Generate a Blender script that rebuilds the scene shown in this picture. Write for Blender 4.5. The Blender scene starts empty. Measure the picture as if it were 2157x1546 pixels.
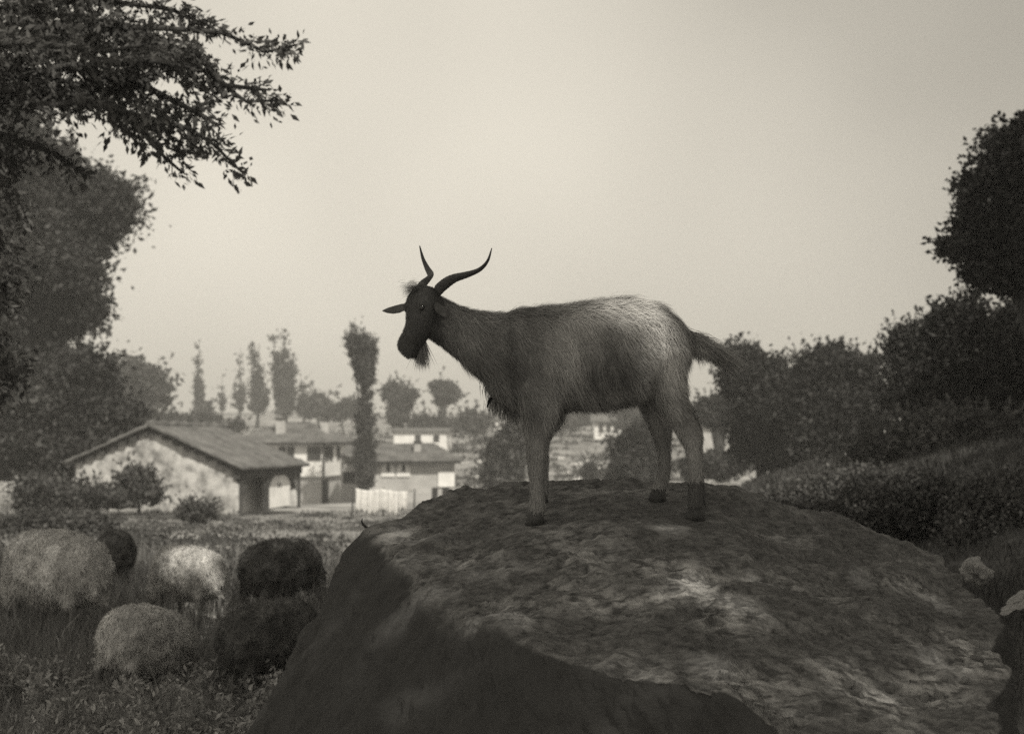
import bpy, math, random
import numpy as np
from mathutils import Vector, Matrix
from mathutils.bvhtree import BVHTree

random.seed(7)
rng = np.random.default_rng(7)
scene = bpy.context.scene
col = scene.collection
R = math.radians

# ------------------------------------------------------------------ camera, light
F_PX, CX, CY, HORIZON = 2963.0, 1078.5, 773.0, 900.0
EYE = 1.35
PITCH = math.atan((HORIZON - CY) / F_PX)
cam_d = bpy.data.cameras.new('camera')
cam = bpy.data.objects.new('camera', cam_d)
col.objects.link(cam)
cam.location = (0, 0, EYE)
cam.rotation_euler = (math.pi / 2 + PITCH, 0, 0)
cam_d.sensor_width = 36.0
cam_d.lens = F_PX / 2157.0 * 36.0
cam_d.clip_start = 0.05
cam_d.clip_end = 3000
cam_d.dof.use_dof = True
cam_d.dof.focus_distance = 4.72
cam_d.dof.aperture_fstop = 4.0
scene.camera = cam

SUN_AZ, SUN_EL = (0.34, -0.76), R(46)          # direction towards the sun on the ground, elevation
n_ = math.hypot(*SUN_AZ)
S = Vector((SUN_AZ[0] / n_ * math.cos(SUN_EL), SUN_AZ[1] / n_ * math.cos(SUN_EL), math.sin(SUN_EL)))
sun_d = bpy.data.lights.new('sun', 'SUN')
sun_d.energy = 4.8
sun_d.angle = R(0.5)
sun_d.color = (1.0, 0.945, 0.83)
sun = bpy.data.objects.new('sun', sun_d)
col.objects.link(sun)
sun.rotation_euler = S.to_track_quat('Z', 'Y').to_euler()

world = bpy.data.worlds.new('World')
scene.world = world
world.use_nodes = True
nt = world.node_tree
nt.nodes.clear()
def wn(t, **kw):
    n = nt.nodes.new(t)
    for k, v in kw.items():
        setattr(n, k, v)
    return n
sky = wn('ShaderNodeTexSky', sky_type='NISHITA', sun_disc=False)
sky.sun_elevation = SUN_EL
sky.sun_rotation = math.atan2(S.x, S.y)
sky.air_density = 1.0
sky.dust_density = 4.0
bw = wn('ShaderNodeRGBToBW')
tc = wn('ShaderNodeTexCoord')
mp = wn('ShaderNodeMapping')
mp.inputs['Location'].default_value = (-2.77, 1.49, -1.05)
cl = wn('ShaderNodeTexNoise')
cl.inputs['Scale'].default_value = 1.4
cl.inputs['Detail'].default_value = 3.0
cl.inputs['Roughness'].default_value = 0.45
ramp = wn('ShaderNodeMapRange')
ramp.inputs['From Min'].default_value = 0.3
ramp.inputs['From Max'].default_value = 0.7
ramp.inputs['To Min'].default_value = 1.2
ramp.inputs['To Max'].default_value = 8.2
mixv = wn('ShaderNodeMix', data_type='FLOAT')
mixv.inputs[0].default_value = 0.78
tint = wn('ShaderNodeMix', data_type='RGBA', blend_type='MULTIPLY')
tint.inputs[0].default_value = 1.0
tint.inputs[7].default_value = (1.07, 1.0, 0.86, 1)
bg = wn('ShaderNodeBackground')
bg.inputs['Strength'].default_value = 0.123
wo = wn('ShaderNodeOutputWorld')
L = nt.links.new
L(sky.outputs[0], bw.inputs[0])
L(tc.outputs['Generated'], mp.inputs[0]); L(mp.outputs[0], cl.inputs['Vector'])
L(cl.outputs['Fac'], ramp.inputs['Value'])
L(bw.outputs[0], mixv.inputs[2]); L(ramp.outputs[0], mixv.inputs[3])
L(mixv.outputs[0], tint.inputs[6])
L(tint.outputs[2], bg.inputs['Color']); L(bg.outputs[0], wo.inputs['Surface'])

scene.view_settings.view_transform = 'Standard'
scene.view_settings.look = 'None'
scene.view_settings.gamma = 1.0
scene.view_settings.use_curve_mapping = False
scene.view_settings.exposure = 0.0
scene.render.engine = 'CYCLES'
scene.cycles.max_bounces = 6
scene.cycles.volume_bounces = 0
scene.cycles.use_denoising = False

# ------------------------------------------------------------------ helpers
UPV = np.array([0, -math.sin(PITCH), math.cos(PITCH)])
FWV = np.array([0, math.cos(PITCH), math.sin(PITCH)])
def at(px, py, d):
    """point of the place that stands d metres ahead in the direction of photo pixel (px, py)"""
    v = np.array([1.0, 0, 0]) * ((px - CX) / F_PX) + UPV * ((CY - py) / F_PX) + FWV
    v = v * (d / v[1])
    return np.array([v[0], v[1], v[2] + EYE])
def mpp(d): return d / F_PX

def vnoise(p, seed=0):
    p = np.asarray(p, dtype=np.float64)
    i = np.floor(p).astype(np.int64)
    f = p - i
    f = f * f * (3 - 2 * f)
    def h(dx, dy, dz):
        n = (i[:, 0] + dx) * 374761393 + (i[:, 1] + dy) * 668265263 + (i[:, 2] + dz) * 2147483647 + seed * 1013904223
        n = (n ^ (n >> 13)) * 1274126177
        n = n ^ (n >> 16)
        return (n & 0xFFFF) / 65535.0
    r = 0
    for dx in (0, 1):
        wx = f[:, 0] if dx else 1 - f[:, 0]
        for dy in (0, 1):
            wy = f[:, 1] if dy else 1 - f[:, 1]
            for dz in (0, 1):
                wz = f[:, 2] if dz else 1 - f[:, 2]
                r = r + h(dx, dy, dz) * wx * wy * wz
    return r * 2 - 1
def fbm(p, octaves=4, seed=0, gain=0.5):
    p = np.asarray(p, dtype=np.float64)
    a, s, t = 1.0, 0, 0
    for o in range(octaves):
        s = s + a * vnoise(p * (2.03 ** o) + 17.3 * o, seed + o)
        t += a
        a *= gain
    return s / t
def sstep(a, b, x):
    t = np.clip((x - a) / (b - a), 0, 1)
    return t * t * (3 - 2 * t)

def link(o, parent=None):
    col.objects.link(o)
    if parent is not None:
        o.parent = parent
        if parent.type == 'EMPTY':
            o.matrix_parent_inverse = parent.matrix_world.inverted() if False else Matrix.Translation(-parent.location)
    return o
def np_mesh(name, verts, faces, mat, smooth=False, tone=None):
    """faces: list of (n, k) integer arrays"""
    me = bpy.data.meshes.new(name)
    verts = np.asarray(verts, dtype=np.float32).reshape(-1, 3)
    if not isinstance(faces, (list, tuple)):
        faces = [faces]
    faces = [np.asarray(f, dtype=np.int32) for f in faces if len(f)]
    me.vertices.add(len(verts))
    me.vertices.foreach_set('co', verts.ravel())
    loops = np.concatenate([f.ravel() for f in faces])
    tot = np.concatenate([np.full(len(f), f.shape[1], dtype=np.int32) for f in faces])
    start = np.concatenate([[0], np.cumsum(tot)[:-1]]).astype(np.int32)
    me.loops.add(len(loops))
    me.loops.foreach_set('vertex_index', loops)
    me.polygons.add(len(tot))
    me.polygons.foreach_set('loop_start', start)
    me.polygons.foreach_set('loop_total', tot)
    if smooth:
        me.polygons.foreach_set('use_smooth', np.ones(len(tot), dtype=bool))
    me.update(calc_edges=True)
    if tone is not None:
        a = me.attributes.new('tone', 'FLOAT', 'POINT')
        a.data.foreach_set('value', np.asarray(tone, dtype=np.float32))
    if mat is not None:
        me.materials.append(mat)
    return me
def add(name, me, parent=None):
    return link(bpy.data.objects.new(name, me), parent)
def tag(o, label=None, cat=None, group=None, kind=None):
    if label: o['label'] = label
    if cat: o['category'] = cat
    if group: o['group'] = group
    if kind: o['kind'] = kind
    return o
def empty(name, loc, label, cat, group=None):
    o = bpy.data.objects.new(name, None)
    col.objects.link(o)
    o.location = Vector(loc)
    o.empty_display_size = 0.2
    return tag(o, label, cat, group)

class MB:
    """collects simple solids into one mesh"""
    def __init__(self): self.v, self.f = [], []; self.n = 0
    def raw(self, v, f):
        v = np.asarray(v, float)
        self.v.append(v)
        for q in f: self.f.append([i + self.n for i in q])
        self.n += len(v)
    def hexa(self, c8):
        """eight corners: bottom four in order, top four in order"""
        self.raw(c8, [(3, 2, 1, 0), (4, 5, 6, 7), (0, 1, 5, 4), (1, 2, 6, 5), (2, 3, 7, 6), (3, 0, 4, 7)])
    def box(self, o, u, v, w):
        o, u, v, w = map(lambda a: np.asarray(a, float), (o, u, v, w))
        self.hexa([o, o + u, o + u + v, o + v, o + w, o + u + w, o + u + v + w, o + v + w])
    def tube(self, pts, rad, sides=6):
        pts = [np.asarray(p, float) for p in pts]
        rings = []
        for i, p in enumerate(pts):
            t = pts[min(i + 1, len(pts) - 1)] - pts[max(i - 1, 0)]
            t /= (np.linalg.norm(t) + 1e-9)
            a = np.cross(t, [0.13, 0.31, 0.94] if abs(t[2]) < 0.9 else [1, 0.1, 0]); a /= np.linalg.norm(a)
            b = np.cross(t, a)
            for k in range(sides):
                an = 2 * math.pi * k / sides
                rings.append(p + rad[i] * (math.cos(an) * a + math.sin(an) * b))
        f = []
        for i in range(len(pts) - 1):
            for k in range(sides):
                k2 = (k + 1) % sides
                f.append((i * sides + k, i * sides + k2, (i + 1) * sides + k2, (i + 1) * sides + k))
        f.append(tuple(range(sides - 1, -1, -1)))
        f.append(tuple((len(pts) - 1) * sides + k for k in range(sides)))
        self.raw(rings, f)
    def loft(self, rings, sides=16):
        """rings of (centre, half vector a, half vector b)"""
        pts = []
        for c, a, b in rings:
            c, a, b = map(lambda q: np.asarray(q, float), (c, a, b))
            for k in range(sides):
                an = 2 * math.pi * k / sides
                pts.append(c + math.cos(an) * a + math.sin(an) * b)
        f = []
        for i in range(len(rings) - 1):
            for k in range(sides):
                k2 = (k + 1) % sides
                f.append((i * sides + k, i * sides + k2, (i + 1) * sides + k2, (i + 1) * sides + k))
        f.append(tuple(range(sides - 1, -1, -1)))
        f.append(tuple((len(rings) - 1) * sides + k for k in range(sides)))
        self.raw(pts, f)
    def mesh(self, name, mat, smooth=False):
        me = bpy.data.meshes.new(name)
        me.from_pydata([tuple(p) for p in np.concatenate(self.v)], [], self.f)
        if smooth:
            for p in me.polygons: p.use_smooth = True
        me.materials.append(mat)
        me.update()
        return me
    def build(self, name, mat, parent=None, smooth=False):
        return add(name, self.mesh(name, mat, smooth), parent)

def grey(v): return (v, v * 0.985, v * 0.96, 1)
def material(name, lo, hi, scale=6.0, rough=0.85, bump=0.0, detail=5.0, stretch=(1, 1, 1), tone=False, spec=0.3, contrast=(0.35, 0.65), bscale=None, translucent=0.0):
    m = bpy.data.materials.new(name)
    m.use_nodes = True
    t = m.node_tree
    b = t.nodes['Principled BSDF']
    b.inputs['Roughness'].default_value = rough
    b.inputs['Specular IOR Level'].default_value = spec
    tc = t.nodes.new('ShaderNodeTexCoord')
    mp = t.nodes.new('ShaderNodeMapping')
    mp.inputs['Scale'].default_value = stretch
    nz = t.nodes.new('ShaderNodeTexNoise')
    nz.inputs['Scale'].default_value = scale
    nz.inputs['Detail'].default_value = detail
    nz.inputs['Roughness'].default_value = 0.62
    mr = t.nodes.new('ShaderNodeMapRange')
    mr.inputs['From Min'].default_value = contrast[0]
    mr.inputs['From Max'].default_value = contrast[1]
    mx = t.nodes.new('ShaderNodeMix'); mx.data_type = 'RGBA'
    mx.inputs[6].default_value = grey(lo); mx.inputs[7].default_value = grey(hi)
    t.links.new(tc.outputs['Object'], mp.inputs[0]); t.links.new(mp.outputs[0], nz.inputs['Vector'])
    t.links.new(nz.outputs['Fac'], mr.inputs['Value']); t.links.new(mr.outputs[0], mx.inputs[0])
    out = mx.outputs[2]
    if tone:
        at_ = t.nodes.new('ShaderNodeAttribute'); at_.attribute_name = 'tone'
        mu = t.nodes.new('ShaderNodeMix'); mu.data_type = 'RGBA'; mu.blend_type = 'MULTIPLY'
        mu.inputs[0].default_value = 1.0
        t.links.new(out, mu.inputs[6]); t.links.new(at_.outputs['Fac'], mu.inputs[7])
        out = mu.outputs[2]
    t.links.new(out, b.inputs['Base Color'])
    if bump:
        nb = t.nodes.new('ShaderNodeTexNoise')
        nb.inputs['Scale'].default_value = bscale or scale * 4
        nb.inputs['Detail'].default_value = 6
        nb.inputs['Roughness'].default_value = 0.7
        bp = t.nodes.new('ShaderNodeBump')
        bp.inputs['Strength'].default_value = bump
        bp.inputs['Distance'].default_value = 0.02
        t.links.new(mp.outputs[0], nb.inputs['Vector'])
        t.links.new(nb.outputs['Fac'], bp.inputs['Height']); t.links.new(bp.outputs[0], b.inputs['Normal'])
    if translucent:
        tr = t.nodes.new('ShaderNodeBsdfTranslucent')
        t.links.new(out, tr.inputs['Color'])
        ms = t.nodes.new('ShaderNodeMixShader'); ms.inputs[0].default_value = translucent
        t.links.new(b.outputs[0], ms.inputs[1]); t.links.new(tr.outputs[0], ms.inputs[2])
        t.links.new(ms.outputs[0], t.nodes['Material Output'].inputs['Surface'])
    return m

M = {
    'ground': material('dry_meadow', 0.14, 0.32, 0.55, 0.95, 0.6, 9, contrast=(0.38, 0.62), bscale=14, tone=True),
    'grass': material('grass_blade', 0.11, 0.24, 0.7, 0.8, tone=True, spec=0.2, translucent=0.2),
    'weeds': material('weed_leaf', 0.22, 0.39, 2.0, 0.7, tone=True, spec=0.2, translucent=0.2),
    'rock': None,
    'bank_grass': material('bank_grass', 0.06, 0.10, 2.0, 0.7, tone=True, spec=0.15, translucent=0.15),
    'dull_pale': material('weathered_pale_stone', 0.18, 0.42, 9, 0.9, 0.6),
    'dull_stone': material('dull_stone', 0.12, 0.27, 14, 0.9, 0.6),
    'pale_stone': material('pale_stone', 0.30, 0.5, 7, 0.9, 0.5),
    'goat_skin': material('goat_skin', 0.13, 0.19, 9, 0.8, tone=True, spec=0.2),
    'goat_hair': material('goat_hair', 0.85, 1.0, 9, 0.55, tone=True, spec=0.25),
    'horn': material('horn', 0.035, 0.08, 60, 0.5, 0.5, stretch=(1, 1, 2.5)),
    'hoof': material('hoof', 0.03, 0.06, 40, 0.6, 0.2),
    'eye': material('eye', 0.008, 0.02, 20, 0.15, spec=0.6),
    'wool': material('pale_wool', 0.36, 0.56, 7, 0.95, 0.3, tone=True, spec=0.1),
    'wool_grey': material('grey_wool', 0.36, 0.52, 7, 0.95, 0.3, tone=True, spec=0.1),
    'wool_dark': material('dark_wool', 0.06, 0.15, 9, 0.95, 0.3, tone=True, spec=0.1),
    'sheep_skin': material('sheep_face', 0.12, 0.22, 12, 0.8, 0.2, spec=0.2),
    'rubble': material('rubble_wall', 0.18, 0.50, 2.4, 0.95, 0.8, 8, contrast=(0.36, 0.6), bscale=7),
    'whitewash': material('whitewash', 0.62, 0.78, 1.6, 0.9, 0.2),
    'plaster': material('grey_plaster', 0.30, 0.46, 1.3, 0.95, 0.4, contrast=(0.3, 0.7)),
    'tile': material('old_roof_tile', 0.07, 0.15, 1.6, 0.9, 0.4, 6),
    'timber': material('weathered_timber', 0.035, 0.075, 6, 0.85, 0.3, stretch=(1, 1, 0.2)),
    'dark': material('dark_opening', 0.012, 0.02, 5, 0.9),
    'glass': material('window_glass', 0.03, 0.05, 4, 0.1, spec=0.6),
    'cloth': material('white_cloth', 0.66, 0.8, 8, 0.9, 0.1, translucent=0.2),
    'rope': material('rope', 0.1, 0.2, 30, 0.9),
    'bark': material('bark', 0.025, 0.06, 9, 0.95, 0.8, stretch=(1, 1, 0.3)),
    'leaf': material('tree_leaf', 0.055, 0.095, 0.8, 0.6, tone=True, spec=0.25, translucent=0.25),
    'leaf_left': material('left_tree_leaf', 0.03, 0.055, 0.5, 0.6, tone=True, spec=0.2, translucent=0.2),
    'leaf_dark': material('dark_tree_leaf', 0.026, 0.046, 0.7, 0.7, tone=True, spec=0.15, translucent=0.15),
    'leaf_bank': material('bank_scrub_leaf', 0.07, 0.125, 0.9, 0.7, tone=True, spec=0.15, translucent=0.2),
    'leaf_far': material('far_tree_leaf', 0.045, 0.08, 0.2, 0.8, tone=True, spec=0.1, translucent=0.2),
}
def rock_material():
    m = bpy.data.materials.new('lichened_rock'); m.use_nodes = True
    t = m.node_tree; b = t.nodes['Principled BSDF']
    b.inputs['Roughness'].default_value = 0.9; b.inputs['Specular IOR Level'].default_value = 0.2
    tc = t.nodes.new('ShaderNodeTexCoord')
    def noise(scale, st, detail=7, rot=(0, 0, 0)):
        mp = t.nodes.new('ShaderNodeMapping'); mp.inputs['Scale'].default_value = st; mp.inputs['Rotation'].default_value = rot
        n = t.nodes.new('ShaderNodeTexNoise'); n.inputs['Scale'].default_value = scale; n.inputs['Detail'].default_value = detail
        n.inputs['Roughness'].default_value = 0.65
        t.links.new(tc.outputs['Object'], mp.inputs[0]); t.links.new(mp.outputs[0], n.inputs['Vector'])
        return n.outputs['Fac']
    def mr(s, a, b_, lo=0, hi=1):
        n = t.nodes.new('ShaderNodeMapRange'); n.inputs['From Min'].default_value = a; n.inputs['From Max'].default_value = b_
        n.inputs['To Min'].default_value = lo; n.inputs['To Max'].default_value = hi
        t.links.new(s, n.inputs['Value']); return n.outputs[0]
    def mix(f, a, b_):
        n = t.nodes.new('ShaderNodeMix'); n.data_type = 'RGBA'
        t.links.new(f, n.inputs[0])
        for i, q in ((6, a), (7, b_)):
            if isinstance(q, float): n.inputs[i].default_value = grey(q)
            else: t.links.new(q, n.inputs[i])
        return n.outputs[2]
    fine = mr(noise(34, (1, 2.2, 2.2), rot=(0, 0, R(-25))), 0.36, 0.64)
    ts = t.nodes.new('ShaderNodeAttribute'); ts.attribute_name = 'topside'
    up = ts.outputs['Fac']                         # lichen and grit on top alone; shade of the sides put into the colour
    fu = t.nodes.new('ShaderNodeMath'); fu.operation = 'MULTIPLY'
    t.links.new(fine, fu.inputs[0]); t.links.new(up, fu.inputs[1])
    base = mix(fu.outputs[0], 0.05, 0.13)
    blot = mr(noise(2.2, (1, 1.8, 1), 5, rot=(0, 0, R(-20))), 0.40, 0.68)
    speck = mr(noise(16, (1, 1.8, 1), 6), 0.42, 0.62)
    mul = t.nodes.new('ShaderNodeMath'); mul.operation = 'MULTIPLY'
    pa = t.nodes.new('ShaderNodeAttribute'); pa.attribute_name = 'pale_spots'
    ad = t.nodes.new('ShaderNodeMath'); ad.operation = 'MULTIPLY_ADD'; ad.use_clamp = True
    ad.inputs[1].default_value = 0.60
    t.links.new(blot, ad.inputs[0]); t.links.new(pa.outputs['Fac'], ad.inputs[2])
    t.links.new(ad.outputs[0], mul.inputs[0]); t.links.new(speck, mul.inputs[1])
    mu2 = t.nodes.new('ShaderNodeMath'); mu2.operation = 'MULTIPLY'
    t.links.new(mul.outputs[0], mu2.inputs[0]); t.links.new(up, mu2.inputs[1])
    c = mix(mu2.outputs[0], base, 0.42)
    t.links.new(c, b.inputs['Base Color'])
    bp = t.nodes.new('ShaderNodeBump'); bp.inputs['Strength'].default_value = 0.8; bp.inputs['Distance'].default_value = 0.012
    t.links.new(noise(42, (1, 2.0, 2.0), 9, rot=(0, 0, R(-25))), bp.inputs['Height']); t.links.new(bp.outputs[0], b.inputs['Normal'])
    return m
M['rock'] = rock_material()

# ------------------------------------------------------------------ ground
GY = [-60, 0, 4, 6, 7.5, 9, 12, 20, 30, 45, 60, 80, 95, 104, 150, 200, 250, 320, 900]
GZ = [-1.2, -1.36, -1.40, -1.44, -1.45, -1.38, -1.38, -1.75, -2.1, -2.62, -3.4, -4.75, -5.5, -5.3, -2.55, -0.2, 2.4, 3.1, 3.4]
def terrain(x, y):
    x = np.asarray(x, float); y = np.asarray(y, float)
    z = 0
    for o in (-3, -1, 1, 3):
        z = z + np.interp(y + o * np.clip(np.abs(y) * 0.03, 0.1, 3.0), GY, GZ) / 4
    bank = 1.45 * sstep(1.5, 6.8, x) * sstep(3.5, 9.0, y) * (1 - sstep(26, 44, y))
    p = np.stack([x, y, np.zeros_like(x)], -1).reshape(-1, 3)
    bump = (fbm(p * 0.9, 3, 3) * 0.05 + fbm(p * 0.12, 2, 9) * 0.16 * np.clip(y.ravel() / 25, 0.1, 3)).reshape(x.shape)
    return z + bank + bump + EYE
def ground_z(x, y): return float(terrain(np.array([x]), np.array([y]))[0])
ys = np.concatenate([np.linspace(-60, 2, 18), np.linspace(2.4, 30, 140), np.geomspace(30.5, 900, 120)])
ss = np.sign(np.linspace(-1, 1, 191)) * np.abs(np.linspace(-1, 1, 191)) ** 1.3
YY, SS = np.meshgrid(ys, ss, indexing='ij')
XX = SS * (26 + np.abs(YY) * 0.85)
ZZ = terrain(XX, YY)
nr, nc = YY.shape
idx = np.arange(nr * nc).reshape(nr, nc)
q = np.stack([idx[:-1, :-1], idx[:-1, 1:], idx[1:, 1:], idx[1:, :-1]], -1).reshape(-1, 4)
gp = np.stack([XX, YY, 0 * XX], -1).reshape(-1, 3)
g_patch = 0.95 + 0.45 * fbm(gp * 0.7, 4, 41) + 0.5 * fbm(gp * np.array([0.16, 0.09, 0]), 3, 43)
g_bank = 0.28 + 0.72 * (1 - sstep(0.9, 2.2, XX.ravel()) * (1 - sstep(40, 52, YY.ravel())) * sstep(2, 5, YY.ravel()))      # scrubby bank, its shade also darkened into the tone
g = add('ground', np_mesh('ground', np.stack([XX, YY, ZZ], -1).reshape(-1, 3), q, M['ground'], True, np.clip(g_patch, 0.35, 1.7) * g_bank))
tag(g, kind='structure')

# ------------------------------------------------------------------ vegetation builders
def leaf_quads(c, size, droop=0.3, long=1.7, r=None):
    """rhombus leaves at centres c"""
    r = r or rng
    n = len(c)
    d = r.normal(size=(n, 3)); d[:, 2] -= droop
    d /= np.linalg.norm(d, axis=1, keepdims=True)
    e = np.cross(d, r.normal(size=(n, 3))); e /= np.linalg.norm(e, axis=1, keepdims=True) + 1e-9
    s = (size * r.uniform(0.6, 1.35, n))[:, None]
    nn = np.cross(d, e)
    a = c - d * s * long / 2
    b = c + e * s * 0.5 + nn * s * 0.15
    t = c + d * s * long / 2
    f = c - e * s * 0.5 + nn * s * 0.15
    v = np.stack([a, b, t, f], 1).reshape(-1, 3)
    return v, np.arange(n * 4, dtype=np.int32).reshape(-1, 4)
def blob_points(blobs, n_clusters, per, spread, r, shell=0.45):
    """clusters of leaves through a set of ellipsoids (cx, cy, cz, rx, ry, rz)"""
    vol = np.array([b[3] * b[4] * b[5] for b in blobs]) ** 0.8
    pick = r.choice(len(blobs), n_clusters, p=vol / vol.sum())
    bl = np.array(blobs)[pick]
    d = r.normal(size=(n_clusters, 3)); d /= np.linalg.norm(d, axis=1, keepdims=True)
    rad = r.uniform(0, 1, n_clusters) ** shell
    cc = bl[:, :3] + d * rad[:, None] * bl[:, 3:] * 0.95
    sp = spread * r.uniform(0.5, 1.4, n_clusters)
    off = r.normal(size=(n_clusters, per, 3)) * sp[:, None, None] * np.array([1, 1, 0.75])
    return cc, (cc[:, None, :] + off).reshape(-1, 3)
def tree(name, label, cat, px_base, d, blobs_px, clusters, per, leaf, mat, group=None, trunk=0.12, seed=1, depth=1.0, spread=None, limbs=7, lean=0.0, shell=0.45, base_z=None, long=1.7, droop=0.3, sprays=0.35, up=0.3, streaks=()):
    r = np.random.default_rng(seed)
    k = mpp(d)
    blobs = []
    blobs_px = list(blobs_px)
    for x0, y0, x1, y1, w in streaks:          # upswept plumes
        ns_ = max(4, int(math.hypot(x1 - x0, y1 - y0) / 12))
        for i in range(ns_ + 1):
            t = i / ns_
            ww = w * (1 - 0.8 * t ** 1.5)
            blobs_px.append((x0 + (x1 - x0) * t, y0 + (y1 - y0) * t, ww, max(ww, 9)))
    for i, (bx, by, rx, ry) in enumerate(blobs_px):
        p = at(bx, by, d)
        blobs.append((p[0], p[1] + r.uniform(-0.25, 0.25) * rx * k * depth, p[2], rx * k, max(rx, 0.6 * ry if rx > 25 else rx) * k * depth, ry * k))
    b0 = at(px_base, 900, d)
    z0 = ground_z(b0[0], d) if base_z is None else base_z
    root = empty(name, (b0[0], d, z0), label, cat, group)
    sub = []
    for b in blobs:
        sub.append((b[0], b[1], b[2], b[3] * 0.88, b[4] * 0.88, b[5] * 0.88))
        for _ in range(7 if min(b[3], b[5]) > leaf * 3 else 0):
            q = r.normal(size=3); q /= np.linalg.norm(q); s_ = r.uniform(0.22, 0.4)
            sub.append((b[0] + q[0] * b[3] * 0.85, b[1] + q[1] * b[4] * 0.85, b[2] + q[2] * b[5] * 0.85, b[3] * s_, b[4] * s_, b[5] * s_))
    cc, pts = blob_points(sub, clusters, per, (spread or leaf * 2.2), r, shell)
    v, f = leaf_quads(pts, leaf, droop, long, r)
    # leafy shoots sticking out of the crown
    ns = int(clusters * sprays)
    if ns:
        w = np.array([b[3] * b[5] for b in sub]); bl = np.array(sub)[r.choice(len(sub), ns, p=w / w.sum())]
        q = r.normal(size=(ns, 3)); q[:, 2] = np.abs(q[:, 2]) * 0.8 + 0.1; q /= np.linalg.norm(q, axis=1, keepdims=True)
        st_ = bl[:, :3] + q * bl[:, 3:] * 0.8
        dr_ = q + np.array([0, 0, up]) + r.normal(size=(ns, 3)) * 0.35; dr_ /= np.linalg.norm(dr_, axis=1, keepdims=True)
        ln_ = r.uniform(2.0, 6.5, ns)[:, None, None] * leaf * 1.3
        m_ = max(6, per // 2)
        tt = r.uniform(0, 1, (ns, m_, 1))
        sp_ = st_[:, None, :] + dr_[:, None, :] * ln_ * tt + r.normal(size=(ns, m_, 3)) * leaf * 0.55 * (1.1 - tt)
        v2, f2 = leaf_quads(sp_.reshape(-1, 3), leaf * 0.85, droop, long, r)
        f = np.concatenate([f, f2 + len(v)]); v = np.concatenate([v, v2])
    nl_ = len(v) // 4
    tone = np.repeat(np.resize(np.repeat(r.uniform(0.7, 1.3, clusters), per), nl_) * r.uniform(0.75, 1.25, nl_), 4)
    cr = add('crown', np_mesh('crown', v, f, mat, tone=tone), root)
    # trunk and limbs
    m = MB()
    top = np.mean([b[:3] for b in blobs], axis=0)
    zt = max(b[2] + b[5] * 0.3 for b in blobs)
    base = np.array([b0[0], d, z0 - 0.15])
    mid = np.array([top[0] * 0.6 + base[0] * 0.4, top[1], z0 + (top[2] - z0) * 0.62])
    end = np.array([top[0], top[1], max(zt, mid[2] + 0.2)])
    m.tube([base, base * 0.6 + mid * 0.4 + np.array([trunk * 0.4, 0, 0]), mid, end], [trunk * 1.35, trunk, trunk * 0.75, trunk * 0.15], 8)
    m.build('trunk', M['bark'], root, True)
    for j in range(limbs):
        c = cc[r.integers(len(cc))]
        s0 = base + (mid - base) * r.uniform(0.65, 1.0)
        bend = (s0 + c) / 2 + np.array([0, 0, 0.12 * np.linalg.norm(c - s0)])
        lm = MB()
        lm.tube([s0, bend, c], [trunk * 0.45, trunk * 0.3, trunk * 0.08], 6)
        lm.build('limb', M['bark'], root, True)
    return root

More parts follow.
